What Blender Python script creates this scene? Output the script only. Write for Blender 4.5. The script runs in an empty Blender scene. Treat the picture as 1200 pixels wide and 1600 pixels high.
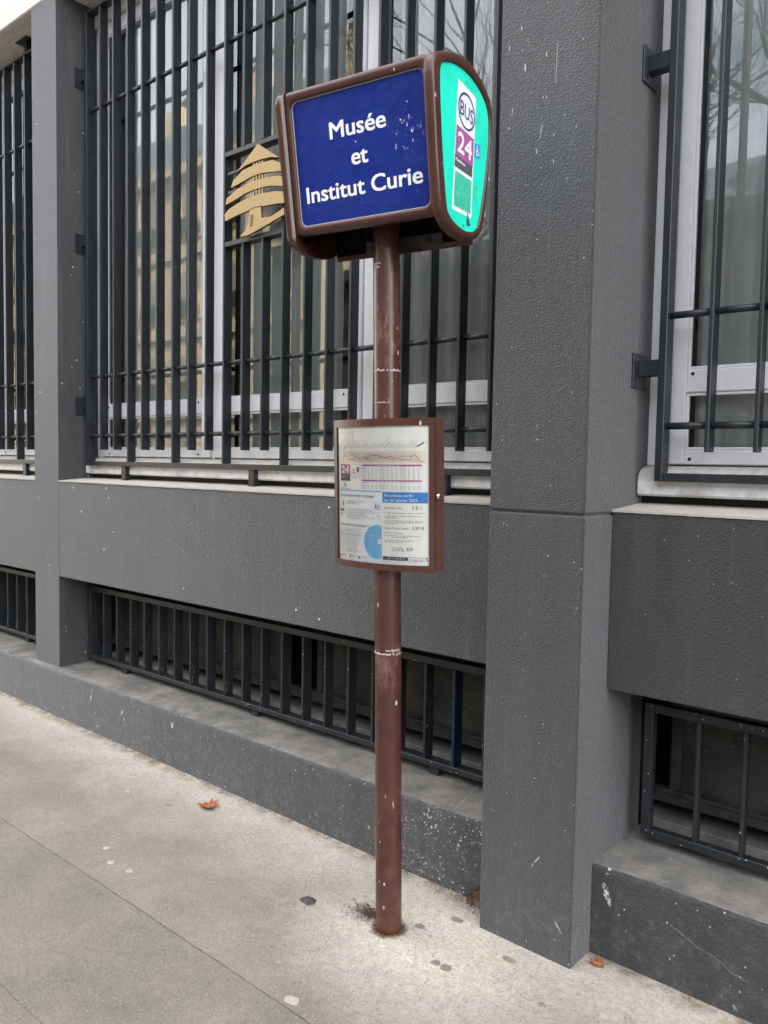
import bpy, bmesh, math, random
from mathutils import Vector, Matrix, noise
random.seed(7)
S = bpy.context.scene
COL = S.collection
R_ = math.radians

# ------------------------------------------------------------------ camera
cam_d = bpy.data.cameras.new('camera')
cam = bpy.data.objects.new('camera', cam_d); COL.objects.link(cam)
rt = Vector((0.76008205, 0.64958719, 0.0176566)); up = Vector((-0.05172179, 0.03338998, 0.99810318))
fw = Vector((-0.64776549, 0.75955355, -0.05897694))
M = Matrix((rt, up, -fw)).transposed().to_4x4(); M.translation = (0, -2.4111, 1.55)
cam.matrix_world = M
cam_d.sensor_fit = 'VERTICAL'; cam_d.sensor_height = 32.0; cam_d.sensor_width = 24.0
cam_d.lens = 1270 / 1600 * 32.0
cam_d.clip_start = 0.02; cam_d.clip_end = 2000
S.camera = cam

# ------------------------------------------------------------------ world + sun
SUN_EL, SUN_AZ = 38.0, 62.0     # azimuth: degrees from +Y towards +X (behind the building)
W = bpy.data.worlds.new('World'); S.world = W; W.use_nodes = True
nt = W.node_tree; nt.nodes.clear()
wo = nt.nodes.new('ShaderNodeOutputWorld'); bg = nt.nodes.new('ShaderNodeBackground')
sky = nt.nodes.new('ShaderNodeTexSky'); sky.sky_type = 'NISHITA'; sky.sun_disc = False
sky.sun_elevation = R_(SUN_EL); sky.sun_rotation = R_(SUN_AZ)
sky.air_density = 1.0; sky.dust_density = 2.5; sky.ozone_density = 1.0
tc = nt.nodes.new('ShaderNodeTexCoord'); mp = nt.nodes.new('ShaderNodeMapping'); mp.inputs['Scale'].default_value = (1, 1, 2.2)
cn = nt.nodes.new('ShaderNodeTexNoise'); cn.inputs['Scale'].default_value = 2.3; cn.inputs['Detail'].default_value = 7; cn.inputs['Roughness'].default_value = .58
cr = nt.nodes.new('ShaderNodeValToRGB'); cr.color_ramp.elements[0].position = .30; cr.color_ramp.elements[1].position = .50
mx = nt.nodes.new('ShaderNodeMix'); mx.data_type = 'RGBA'; 
cm = nt.nodes.new('ShaderNodeMix'); cm.data_type = 'RGBA'; cm.blend_type = 'ADD'; cm.inputs[0].default_value = .9; cm.inputs[7].default_value = (6.6, 6.2, 5.65, 1)
L = nt.links.new
L(tc.outputs['Generated'], mp.inputs['Vector']); L(mp.outputs[0], cn.inputs['Vector']); L(cn.outputs[0], cr.inputs[0])
L(cr.outputs[0], mx.inputs[0]); L(sky.outputs[0], mx.inputs[6]); L(sky.outputs[0], cm.inputs[6]); L(cm.outputs[2], mx.inputs[7]); L(mx.outputs[2], bg.inputs[0]); L(bg.outputs[0], wo.inputs[0])
bg.inputs[1].default_value = 0.12
sd = bpy.data.lights.new('sun', 'SUN'); sun = bpy.data.objects.new('sun', sd); COL.objects.link(sun)
sd.energy = 4.0; sd.angle = R_(.53); sd.color = (1, .95, .87)
sv = Vector((math.sin(R_(SUN_AZ)) * math.cos(R_(SUN_EL)), math.cos(R_(SUN_AZ)) * math.cos(R_(SUN_EL)), math.sin(R_(SUN_EL))))
sun.rotation_euler = sv.to_track_quat('Z', 'Y').to_euler()
S.view_settings.view_transform = 'Standard'; S.view_settings.look = 'None'
S.view_settings.exposure = 2.32; S.view_settings.gamma = 1; S.view_settings.use_curve_mapping = False

# ------------------------------------------------------------------ material helper
class N:
    """small wrapper to write node trees briefly"""
    def __init__(s, name):
        s.m = bpy.data.materials.new(name); s.m.use_nodes = True; s.t = s.m.node_tree; s.t.nodes.clear()
        s.out = s.t.nodes.new('ShaderNodeOutputMaterial'); s.p = s.t.nodes.new('ShaderNodeBsdfPrincipled')
        s.t.links.new(s.p.outputs[0], s.out.inputs[0]); s.geo = s.t.nodes.new('ShaderNodeNewGeometry'); s.pos = s.geo.outputs['Position']
    def put(s, sock, v):
        if isinstance(v, bpy.types.NodeSocket): s.t.links.new(v, sock)
        elif isinstance(v, (tuple, list)) and len(v) == 3 and sock.type == 'RGBA': sock.default_value = (*v, 1)
        else: sock.default_value = v
    def map(s, scale=(1, 1, 1), loc=(0, 0, 0), rot=(0, 0, 0), vec=None):
        n = s.t.nodes.new('ShaderNodeMapping'); s.put(n.inputs['Vector'], vec or s.pos)
        n.inputs['Scale'].default_value = scale; n.inputs['Location'].default_value = loc; n.inputs['Rotation'].default_value = rot
        return n.outputs[0]
    def noise(s, sc, det=3, rough=.55, vec=None, dist=0):
        n = s.t.nodes.new('ShaderNodeTexNoise'); s.put(n.inputs['Vector'], vec or s.pos)
        n.inputs['Scale'].default_value = sc; n.inputs['Detail'].default_value = det; n.inputs['Roughness'].default_value = rough; n.inputs['Distortion'].default_value = dist
        return n.outputs[0]
    def vor(s, sc, vec=None, feat='F1', rnd=1):
        n = s.t.nodes.new('ShaderNodeTexVoronoi'); n.feature = feat; s.put(n.inputs['Vector'], vec or s.pos)
        n.inputs['Scale'].default_value = sc; n.inputs['Randomness'].default_value = rnd
        return n.outputs['Distance'], (n.outputs['Color'] if feat == 'F1' else None)
    def math(s, op, a, b=0, c=None, clamp=False):
        n = s.t.nodes.new('ShaderNodeMath'); n.operation = op; n.use_clamp = clamp
        s.put(n.inputs[0], a); s.put(n.inputs[1], b)
        if c is not None: s.put(n.inputs[2], c)
        return n.outputs[0]
    def ramp(s, v, lo, hi, a=0, b=1):
        n = s.t.nodes.new('ShaderNodeMapRange'); s.put(n.inputs[0], v)
        for i, q in enumerate((lo, hi, a, b)): s.put(n.inputs[i + 1], q)
        n.clamp = True; return n.outputs[0]
    def mix(s, f, a, b, mode='MIX'):
        n = s.t.nodes.new('ShaderNodeMix'); n.data_type = 'RGBA'; n.blend_type = mode
        s.put(n.inputs[0], f); s.put(n.inputs[6], a); s.put(n.inputs[7], b); return n.outputs[2]
    def sep(s, v=None):
        n = s.t.nodes.new('ShaderNodeSeparateXYZ'); s.put(n.inputs[0], v or s.pos); return n.outputs
    def specks(s, sc, size, frac, vec=None):
        """mask of scattered dots: cells of a voronoi, only a fraction of them carries a dot"""
        d, c = s.vor(sc, vec); x = s.sep(c)
        r = s.math('MULTIPLY', x[1], size); on = s.math('LESS_THAN', x[0], frac)
        return s.math('MULTIPLY', s.math('LESS_THAN', d, s.math('ADD', r, size * .25)), on)
    def bump(s, h, strength=.5, dist=.002, normal=None):
        n = s.t.nodes.new('ShaderNodeBump'); s.put(n.inputs['Height'], h); n.inputs['Strength'].default_value = strength; n.inputs['Distance'].default_value = dist
        if normal is not None: s.put(n.inputs['Normal'], normal)
        return n.outputs[0]
    def done(s, col, rough=.6, normal=None, spec=.5, metal=0, **kw):
        s.put(s.p.inputs['Base Color'], col); s.put(s.p.inputs['Roughness'], rough); s.put(s.p.inputs['Metallic'], metal)
        s.put(s.p.inputs['Specular IOR Level'], spec)
        if normal is not None: s.put(s.p.inputs['Normal'], normal)
        for k, v in kw.items(): s.put(s.p.inputs[k], v)
        return s.m

def plain(name, col, rough=.6, spec=.4, var=.12, sc=60):
    n = N(name); f = n.noise(sc, 3)
    return n.done(n.mix(n.ramp(f, .35, .65), tuple(c * (1 - var) for c in col), tuple(min(1, c * (1 + var)) for c in col)), rough, spec=spec)

def wall_paint(name, base, grain, gstr, dots=.05, dotsc=42, splash=False, rough=.58):
    n = N(name); x, y, z = n.sep()
    big = n.noise(1.6, 4); st = n.noise(3.2, 4, vec=n.map((3.2, 3.2, .45)))
    v = n.math('MULTIPLY', n.ramp(big, .3, .7, .76, 1.24), n.ramp(st, .3, .72, .78, 1.26))
    fine = n.ramp(n.noise(420, 2), .3, .7, .82, 1.2)
    v = n.math('MULTIPLY', v, fine)
    sc_ = n.t.nodes.new('ShaderNodeVectorMath'); sc_.operation = 'SCALE'; sc_.inputs[0].default_value = base; n.put(sc_.inputs['Scale'], v)
    col = sc_.outputs[0]
    # pale dust caught on the grain, scattered droplets of paint and grime
    dust = n.math('MULTIPLY', n.ramp(n.noise(260, 2, .7), .60, .74), n.ramp(n.noise(2.3, 3), .35, .7, .05, .42))
    glint_tips = n.ramp(n.noise(grain, 5.0, .72, vec=n.map((.85, .85, 1.2))), .54, .70, 0, .55)  # grain tips painted paler, imitating light caught on the bumps
    col = n.mix(glint_tips, col, tuple(b * 3.0 for b in base))
    rs = n.ramp(n.noise(7, 4, .65, vec=n.map((2.2, 2.2, .12))), .50, .68)
    rs = n.math('MULTIPLY', n.math('MULTIPLY', rs, n.ramp(z, .72, 1.40)), n.math('LESS_THAN', z, 1.413))
    col = n.mix(n.math('MULTIPLY', rs, .45), col, tuple(b * .5 for b in base))
    rs2 = n.ramp(n.noise(9, 4, .65, vec=n.map((2.0, 2.0, .10), loc=(3, 0, 0))), .58, .70)
    col = n.mix(n.math('MULTIPLY', rs2, .22), col, (.16, .155, .145))
    blot = n.ramp(n.noise(2.1, 3, .6, vec=n.map(loc=(.9, 0, .35))), .70, .76, 0, .35)
    col = n.mix(blot, col, tuple(b * .55 for b in base))
    col = n.mix(n.math('MULTIPLY', dust, .55), col, (.30, .295, .28))
    for bx_, bz_, br_ in ((-1.30, 2.44, .05), (-1.245, 2.425, .03), (-1.235, 2.345, .035)):
        # dark scuffs on the face of the big pillar
        dx = n.math('SUBTRACT', x, bx_); dz = n.math('SUBTRACT', z, bz_)
        rr = n.math('ADD', n.math('SQRT', n.math('ADD', n.math('MULTIPLY', dx, dx), n.math('MULTIPLY', n.math('MULTIPLY', dz, dz), 1.8))), n.math('MULTIPLY', n.math('SUBTRACT', n.noise(30, 4, .65), .5), br_ * 1.3))
        col = n.mix(n.math('MULTIPLY', n.ramp(rr, br_, br_ * .5, 0, .6), n.math('LESS_THAN', y, -.1)), col, tuple(b * .42 for b in base))
    wear = n.math('MULTIPLY', n.ramp(z, .02, .5, .26, 0), n.ramp(n.noise(30, 5, .7), .5, .75))
    col = n.mix(wear, col, (.33, .32, .30))
    col = n.mix(n.specks(dotsc, .16, dots), col, (.72, .72, .70))
    col = n.mix(n.specks(dotsc * .36, .07, dots * .9, n.map((1, 1, .22))), col, (.62, .62, .60))
    col = n.mix(n.specks(dotsc * 1.9, .17, dots * 1.5, n.map((1, 1, .8), loc=(4, 2, 1))), col, (.45, .45, .44))
    if splash:
        zone = n.math('MULTIPLY', n.ramp(x, -2.05, -1.72), n.ramp(x, -1.42, -1.5))
        col = n.mix(n.math('MULTIPLY', n.math('MULTIPLY', zone, n.ramp(n.noise(13, 3, .6), .40, .58)), n.math('MAXIMUM', n.specks(120, .36, .5), n.specks(52, .20, .4, n.map((1, 1, .8), loc=(1, 5, 2))))), col, (.52, .52, .505))
        scr = n.ramp(n.noise(26, 4, .7, vec=n.map((1, 1, .6), rot=(0, R_(38), 0))), .63, .68)
        scr = n.math('MULTIPLY', scr, n.ramp(n.noise(5, 2), .52, .66))
        col = n.mix(scr, col, (.62, .62, .60))
    h1 = n.noise(grain, 5.0, .72, vec=n.map((.85, .85, 1.2))); h2 = n.vor(grain * .9, feat='SMOOTH_F1')[0]
    h = n.math('ADD', n.math('MULTIPLY', h1, .8), n.math('MULTIPLY', h2, .5))
    nb = n.bump(h, gstr, .011)
    nb = n.bump(n.noise(18, 4), .25, .006, nb)
    return n.done(col, n.ramp(n.noise(70, 2), .3, .7, rough - .07, rough + .1), nb, spec=.6, **{'Sheen Weight': .38, 'Sheen Roughness': .34})

M_front = wall_paint('grey_roughcast_paint', (.0240, .0234, .0237), 215, .95, dots=.022)
M_plinth = wall_paint('grey_plinth_paint', (.030, .030, .0305), 170, .6, dots=.035, splash=True)

def ledge_mat():
    n = N('dusty_ledge'); f = n.noise(9, 5, .65); g = n.noise(180, 3, .7)
    col = n.mix(n.ramp(f, .35, .68), (.105, .099, .088), (.225, .209, .182))
    col = n.mix(n.ramp(g, .52, .75, 0, .45), col, (.36, .35, .32))
    col = n.mix(n.specks(60, .14, .05), col, (.66, .65, .62))
    return n.done(col, .85, n.bump(n.math('ADD', g, f), .35, .004), spec=.25)
M_ledge = ledge_mat()

def stone_mat(name, base, sc=1.0, pits=True):
    n = N(name); st = n.noise(9 * sc, 5, .6, vec=n.map((1, 4, 5))); g = n.noise(120 * sc, 3, .65)
    col = n.mix(n.ramp(st, .3, .7), tuple(c * .78 for c in base), tuple(c * 1.12 for c in base))
    col = n.mix(n.ramp(g, .3, .75, 0, .35), col, tuple(c * .62 for c in base))
    h = g
    if pits:
        p = n.specks(55 * sc, .22, .28, n.map((.6, 1.6, 1.6)))
        col = n.mix(n.math('MULTIPLY', p, .8), col, tuple(c * .3 for c in base)); h = n.math('SUBTRACT', g, p)
    return n.done(col, .8, n.bump(h, .4, .003), spec=.3)
M_sill = stone_mat('beige_stone_sill', (.44, .405, .345), 1, False)
M_band = stone_mat('travertine_band', (.70, .66, .585))

def grille_mat(name, base, dots=.035):
    n = N(name); f = n.noise(14, 4, .6, vec=n.map((2, 2, .5))); g = n.noise(240, 3, .65)
    col = n.mix(n.ramp(f, .3, .7), tuple(c * .8 for c in base), tuple(c * 1.25 for c in base))
    col = n.mix(n.ramp(g, .62, .8, 0, .5), col, (.09, .092, .095))
    col = n.mix(n.specks(95, .17, dots), col, (.62, .62, .61))
    scr = n.math('MULTIPLY', n.ramp(n.noise(60, 3, .6, vec=n.map((1, 1, .18))), .70, .74), n.ramp(n.noise(7, 2), .52, .66))
    col = n.mix(n.math('MULTIPLY', scr, .5), col, (.34, .34, .33))
    return n.done(col, n.ramp(f, .3, .7, .32, .48), n.bump(g, .16, .0015), spec=.42)
M_grille = grille_mat('blue_grey_grille_paint', (.015, .0185, .0215), .012)
M_bgrille = grille_mat('dusty_grey_grille_paint', (.0185, .0215, .0235), .11)
M_navy = grille_mat('navy_bar_paint', (.008, .018, .046), .03)

def white_mat():
    n = N('white_lacquered_frame'); g = n.noise(35, 4, .65); x, y, z = n.sep()
    col = n.mix(n.ramp(g, .45, .75, 0, .35), (.68, .68, .69), (.55, .535, .50))
    low = n.math('MULTIPLY', n.ramp(z, 1.60, 1.46), n.ramp(n.noise(16, 5, .7), .42, .66))
    col = n.mix(n.math('MULTIPLY', low, .75), col, (.36, .32, .25))
    slope = n.math('MULTIPLY', n.math('MULTIPLY', n.ramp(z, 1.506, 1.516), n.ramp(z, 1.566, 1.561)), n.ramp(n.noise(24, 5, .7, vec=n.map((2.2, .4, 1))), .28, .62, .45, .95))
    col = n.mix(slope, col, (.33, .30, .25))
    col = n.mix(n.specks(24, .05, .12), col, (.05, .045, .04))
    return n.done(col, .42, n.bump(g, .08, .002), spec=.5)
M_white = white_mat()
M_dark = plain('matt_black', (.012, .012, .012), .7)

def glass_mat(name, tint, ior, rough=0.0):
    n = N(name); n.t.nodes.remove(n.p)
    tr = n.t.nodes.new('ShaderNodeBsdfTransparent'); tr.inputs[0].default_value = (*tint, 1)
    gl = n.t.nodes.new('ShaderNodeBsdfGlossy'); gl.inputs['Roughness'].default_value = rough
    fr = n.t.nodes.new('ShaderNodeFresnel'); fr.inputs[0].default_value = ior
    wob = n.bump(n.noise(2.2, 2), .06, .02); n.put(gl.inputs['Normal'], wob)
    ms = n.t.nodes.new('ShaderNodeMixShader'); n.put(ms.inputs[0], fr.outputs[0]); n.put(ms.inputs[1], tr.outputs[0]); n.put(ms.inputs[2], gl.outputs[0])
    n.put(n.out.inputs[0], ms.outputs[0]); return n.m
M_glass = glass_mat('window_glass', (.95, .97, .955), 1.85)
M_doorglass = glass_mat('display_glass', (.97, .975, .97), 1.32, .03)

def base_glass():
    n = N('dirty_basement_glass'); f = n.noise(5, 5, .65)
    col = n.mix(n.ramp(f, .35, .7), (.020, .0185, .016), (.058, .053, .045))
    col = n.mix(n.specks(85, .15, .26), col, (.6, .6, .58))
    return n.done(col, n.ramp(f, .3, .7, .3, .55), spec=.25)
M_bglass = base_glass()
M_bframe = plain('dark_basement_timber', (.028, .027, .025), .7, var=.4, sc=30)
M_room = plain('dim_room', (.10, .10, .095), .9)

def curtain_mat():
    n = N('sheer_curtain'); f = n.noise(40, 3)
    n.p.inputs['Transmission Weight'].default_value = 0
    return n.done(n.mix(f, (.70, .73, .71), (.83, .86, .84)), .9, spec=.1)
M_curtain = curtain_mat()

def brown_mat():
    n = N('brown_enamel'); f = n.noise(6, 4, .6); g = n.noise(130, 3, .6); x, y, z = n.sep()
    col = n.mix(n.ramp(f, .3, .7), (.052, .0195, .0130), (.077, .030, .0205))
    fade = n.math('MULTIPLY', n.ramp(z, .9, .0), n.ramp(n.noise(22, 4, .65), .4, .7))
    col = n.mix(n.math('MULTIPLY', fade, .4), col, (.17, .085, .06))
    rust = n.math('MULTIPLY', n.ramp(z, .13, .02), n.ramp(n.noise(34, 5, .75), .38, .54))
    col = n.mix(rust, col, (.075, .024, .010))
    chips = n.specks(58, .20, .045, n.map((1, 1, .5)))
    scr = n.math('MULTIPLY', n.ramp(n.noise(75, 3, .65, vec=n.map((1, 1, .22), rot=(.25, .2, 0))), .685, .705), n.ramp(n.noise(6, 2), .5, .62))
    col = n.mix(n.math('MAXIMUM', n.math('MULTIPLY', chips, .85), n.math('MULTIPLY', scr, .75)), col, (.52, .44, .39))
    # scuffed bands where stickers were scraped away
    sb = n.math('MULTIPLY', n.ramp(n.math('ABSOLUTE', n.math('SUBTRACT', z, 1.97)), .20, .05), n.ramp(n.noise(60, 4, .7, vec=n.map((1, 1, .3))), .5, .68))
    sb2 = n.math('MULTIPLY', n.ramp(n.math('ABSOLUTE', n.math('SUBTRACT', z, .90)), .10, .03), n.ramp(n.noise(50, 4, .7, vec=n.map((1, 1, .3))), .45, .65))
    col = n.mix(n.math('MULTIPLY', n.math('MAXIMUM', sb, sb2), .35), col, (.34, .20, .155))
    return n.done(col, n.ramp(n.noise(9, 2), .3, .7, .24, .33), n.bump(n.math('ADD', g, n.math('MULTIPLY', chips, -1.)), .08, .001), spec=.46)
M_brown = brown_mat()
M_under = plain('shade_black_housing', (.003, .0024, .0022), .75, .12)  # brown housing coloured near black for the shade inside its underside

def sign_mat(name, base, rough=.32, spot=None):
    n = N(name); f = n.noise(7, 4, .6); g = n.noise(45, 4, .7)
    col = n.mix(n.ramp(f, .3, .7), tuple(c * .88 for c in base), tuple(min(1, c * 1.1) for c in base))
    worn = n.math('MULTIPLY', n.ramp(g, .66, .70), n.ramp(n.noise(9, 3, vec=n.map(loc=(.4, .2, .9))), .52, .64))
    col = n.mix(n.math('MULTIPLY', worn, .5), col, (.62, .64, .68))
    col = n.mix(n.specks(75, .16, .05), col, (.70, .71, .72))
    if spot:
        # chipped cluster where stickers were torn off
        x, y, z = n.sep(); dx = n.math('SUBTRACT', x, spot[0]); dz = n.math('SUBTRACT', z, spot[2])
        rr = n.math('SQRT', n.math('ADD', n.math('MULTIPLY', dx, dx), n.math('MULTIPLY', n.math('MULTIPLY', dz, dz), .55)))
        zone = n.ramp(n.math('ADD', rr, n.math('MULTIPLY', n.math('SUBTRACT', n.noise(40, 4, .7), .5), .09)), .060, .030)
        fl = n.math('MULTIPLY', zone, n.math('MULTIPLY', n.ramp(n.noise(95, 4, .7, vec=n.map((1, 1, .5))), .60, .64), n.ramp(n.noise(26, 3, .6, vec=n.map(loc=(.7, .1, .3))), .40, .56)))
        col = n.mix(fl, col, (.55, .58, .66))
        haze = n.math('MULTIPLY', n.ramp(n.noise(5, 5, .7, vec=n.map((1, 1, 2.4), rot=(0, .4, 0))), .52, .72), .12)
        col = n.mix(haze, col, (.08, .12, .30))
    return n.done(col, n.ramp(g, .3, .7, rough - .06, rough + .12), spec=.3)
M_blue = sign_mat('blue_enamel', (.0025, .0190, .192), spot=(-1.512, -.58, 2.492))
M_green = sign_mat('turquoise_panel', (.016, .78, .55), .4)
M_green2 = plain('grubby_turquoise', (.055, .50, .34), .5, var=.16, sc=50)
M_lett = plain('white_lettering', (.82, .82, .82), .4, var=.03)
M_paper = plain("white_paper", (.93, .928, .915), .6, var=.03, sc=20)
M_cream = plain("cream_paper", (.93, .91, .84), .6, var=.03, sc=20)
M_peach = plain('peach_map_print', (.88, .76, .60), .6, var=.08, sc=30)
M_ink = plain('grey_print', (.16, .16, .18), .6, var=.05)
M_ink2 = plain('pale_grey_print', (.42, .42, .44), .6, var=.05)
M_navyink = plain('navy_print', (.03, .05, .22), .6, var=.05)
M_plum = plain('plum_print', (.40, .10, .30), .55, var=.05)
M_red = plain('red_print', (.50, .06, .05), .6, var=.05)
M_sky = plain('sky_blue_print', (.23, .55, .80), .6, var=.04)
M_azure = plain('azure_print', (.06, .27, .64), .55, var=.06)
M_slate = plain('slate_print', (.085, .095, .105), .55, var=.1)
M_steel = N('shade_dark_aluminium').done((.05, .048, .046), .55, metal=.2)  # metal darkened in the base colour for the shade under the sign
M_chrome = N('chrome').done((.75, .73, .68), .2, metal=1.)
M_gold = None
def gold_mat():
    n = N('brushed_gold'); f = n.noise(22, 4, .6, vec=n.map((1.2, 1, 9))); g = n.noise(120, 3, .6, vec=n.map((.5, 1, 6)))
    col = n.mix(n.ramp(f, .3, .7), (.32, .225, .095), (.40, .285, .125))
    return n.done(col, .55, n.bump(g, .15, .001), spec=.4, metal=.3)
M_gold = gold_mat()
M_goldedge = plain('dark_gold_edge', (.16, .10, .04), .6)

def ground_mat(name, tone, light):
    n = N(name); x, y, z = n.sep()
    f = n.noise(3.0, 5, .62); m = n.noise(26, 5, .65); g = n.noise(330, 2, .7)
    dark = tuple(tone[i] * .82 for i in range(3)); hi = tuple(tone[i] * 1.18 for i in range(3))
    col = n.mix(n.ramp(f, .3, .7), dark, hi)
    col = n.mix(n.ramp(m, .42, .72, 0, .4), col, tuple(t * .72 for t in tone))
    if light:
        # pale dust gathered along the foot of the wall and round the post
        wv = n.math('ADD', y, n.math('MULTIPLY', n.math('SUBTRACT', n.noise(4, 5, .65), .5), .5))
        band = n.ramp(wv, -.56, -.10)
        dx = n.math('SUBTRACT', x, -1.52); dy = n.math('SUBTRACT', y, -.36)
        rr = n.math('SQRT', n.math('ADD', n.math('MULTIPLY', dx, dx), n.math('MULTIPLY', n.math('MULTIPLY', dy, dy), 1.7)))
        pat = n.ramp(n.math('ADD', rr, n.math('MULTIPLY', n.math('SUBTRACT', m, .5), .3)), .62, .16)
        lm = n.math('MAXIMUM', n.math('MULTIPLY', band, .8), pat)
        lm = n.math('MULTIPLY', lm, n.ramp(n.noise(60, 4, .7), .28, .62, .45, 1))
        col = n.mix(lm, col, (.535, .48, .40))
        # brown grime in the joint at the wall
        gr = n.math('MULTIPLY', n.ramp(n.math('ADD', y, n.math('MULTIPLY', n.noise(14, 4, .7), .13)), -.075, -.015), n.ramp(n.noise(11, 4, .7), .36, .6))
        col = n.mix(n.math('MULTIPLY', gr, .8), col, (.13, .095, .06))
        # soil stain beside the post
        ex = n.math('ADD', n.math('SUBTRACT', x, -1.765), n.math('MULTIPLY', n.math('SUBTRACT', n.noise(18, 4, .7), .5), .16))
        ey = n.math('ADD', n.math('SUBTRACT', y, -.365), n.math('MULTIPLY', n.math('SUBTRACT', n.noise(21, 4, .7), .5), .16))
        er = n.math('SQRT', n.math('ADD', n.math('MULTIPLY', ex, ex), n.math('MULTIPLY', n.math('MULTIPLY', ey, ey), 1.6)))
        col = n.mix(n.ramp(er, .085, .03, 0, .9), col, (.075, .048, .030))
        ax_ = n.math('SUBTRACT', x, -1.666); ay_ = n.math('SUBTRACT', y, -.395)
        ar = n.math('ADD', n.math('SQRT', n.math('ADD', n.math('MULTIPLY', ax_, ax_), n.math('MULTIPLY', ay_, ay_))), n.math('MULTIPLY', n.math('SUBTRACT', n.noise(45, 3, .7), .5), .05))
        col = n.mix(n.ramp(ar, .068, .048, 0, .85), col, (.085, .05, .028))
    # aggregate: pale and dark grains
    col = n.mix(n.ramp(n.noise(105, 3, .7), .50, .70, 0, .48), col, tuple(t * .50 for t in tone))
    col = n.mix(n.ramp(n.noise(125, 3, .7, vec=n.map(loc=(7, 3, 1))), .54, .72, 0, .5), col, tuple(min(.8, t * 1.7) for t in tone))
    col = n.mix(n.math('MULTIPLY', n.specks(150, .36, .26), .5), col, tuple(min(.8, t * 1.75) for t in tone))
    col = n.mix(n.math('MULTIPLY', n.specks(170, .36, .22, n.map(loc=(3, 1, 2))), .55), col, tuple(t * .28 for t in tone))
    col = n.mix(n.ramp(g, .60, .78, 0, .5), col, tuple(t * .45 for t in tone))
    col = n.mix(n.math('MULTIPLY', n.specks(7, .09, .35, n.map((1, 1.3, 1))), .45), col, tuple(t * .5 for t in tone))
    nb = n.bump(n.math('ADD', g, n.math('MULTIPLY', n.vor(150)[0], .8)), .5, .003)
    nb = n.bump(m, .3, .006, nb)
    return n.done(col, .88, nb, spec=.3)
M_pav = ground_mat('worn_pavement', (.222, .195, .163), True)
M_pav2 = ground_mat('mastic_pavement', (.194, .173, .147), False)
M_asph = ground_mat('road_asphalt', (.07, .07, .072), False)
M_joint = plain('joint_dirt', (.10, .085, .068), .9)
M_kerb = stone_mat('granite_kerb', (.33, .32, .31), 1, False)
M_soil = plain('dry_soil', (.085, .055, .033), .95, var=.5, sc=200)
M_leafo = plain('orange_dead_leaf', (.29, .10, .038), .65, var=.3, sc=80)
M_leafb = plain('brown_dead_leaf', (.125, .068, .038), .7, var=.35, sc=80)
M_debris = plain('grey_debris', (.055, .050, .044), .8, var=.4, sc=120)
M_gum = plain('pale_gum', (.36, .335, .295), .7, var=.1, sc=60)
M_gumd = plain('dark_gum', (.195, .172, .146), .7, var=.2, sc=60)
M_cig = plain('cigarette_paper', (.66, .60, .42), .7)

# ------------------------------------------------------------------ object helpers
def tag(o, label=None, cat=None, group=None, kind=None):
    for k, v in (('label', label), ('category', cat), ('group', group), ('kind', kind)):
        if v: o[k] = v
    return o
def empty(name, loc, label, cat, group=None):
    o = bpy.data.objects.new(name, None); COL.objects.link(o); o.location = loc; o.empty_display_size = .1
    return tag(o, label, cat, group)
def link(name, me, mat=None, parent=None, mw=None):
    o = bpy.data.objects.new(name, me); COL.objects.link(o)
    if mat is not None and not me.materials: me.materials.append(mat)
    if parent is not None:
        o.parent = parent; o.matrix_parent_inverse = world(parent).inverted()
    if mw is not None: o.matrix_basis = mw
    return o
def world(o):
    m = o.matrix_basis.copy()
    if o.parent is not None: m = world(o.parent) @ o.matrix_parent_inverse @ m
    return m
def mesh(name, verts, faces, smooth=False):
    me = bpy.data.meshes.new(name); me.from_pydata([tuple(v) for v in verts], [], faces); me.update()
    if smooth: me.polygons.foreach_set('use_smooth', [True] * len(me.polygons))
    return me
def box_me(name, a, b, bev=0.0, seg=1):
    bm = bmesh.new(); bmesh.ops.create_cube(bm, size=1)
    for v in bm.verts: v.co = Vector([(a[i] + b[i]) / 2 + v.co[i] * (b[i] - a[i]) for i in range(3)])
    if bev: bmesh.ops.bevel(bm, geom=bm.edges[:], offset=bev, segments=seg, affect='EDGES', profile=.5)
    me = bpy.data.meshes.new(name); bm.to_mesh(me); bm.free(); return me
def box(name, a, b, mat, parent=None, bev=0.0, seg=1):
    return link(name, box_me(name, a, b, bev, seg), mat, parent)
def tube_me(name, p, q, r, n=10, r2=None, caps=True):
    p, q = Vector(p), Vector(q); r2 = r if r2 is None else r2; d = (q - p).normalized()
    u = d.orthogonal().normalized(); w = d.cross(u); vs = []
    for c, rr in ((p, r), (q, r2)):
        for i in range(n):
            a = 2 * math.pi * i / n; vs.append(c + (u * math.cos(a) + w * math.sin(a)) * rr)
    fs = [(i, (i + 1) % n, n + (i + 1) % n, n + i) for i in range(n)]
    me = mesh(name, vs, fs, True)
    if caps:
        bm = bmesh.new(); bm.from_mesh(me); bm.verts.ensure_lookup_table()
        bm.faces.new([bm.verts[i] for i in reversed(range(n))]); bm.faces.new([bm.verts[n + i] for i in range(n)]); bm.to_mesh(me); bm.free()
    return me
def prism_me(name, pts, y0, y1, bev=0):
    """outline in the X-Z plane, thickness along Y"""
    bm = bmesh.new(); vs = [bm.verts.new((x, y0, z)) for x, z in pts]; f = bm.faces.new(vs)
    r = bmesh.ops.extrude_face_region(bm, geom=[f]); ev = [e for e in r['geom'] if isinstance(e, bmesh.types.BMVert)]
    for v in ev: v.co.y = y1
    bmesh.ops.recalc_face_normals(bm, faces=bm.faces[:])
    if bev: bmesh.ops.bevel(bm, geom=bm.edges[:], offset=bev, segments=1, affect='EDGES')
    me = bpy.data.meshes.new(name); bm.to_mesh(me); bm.free(); return me
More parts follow.
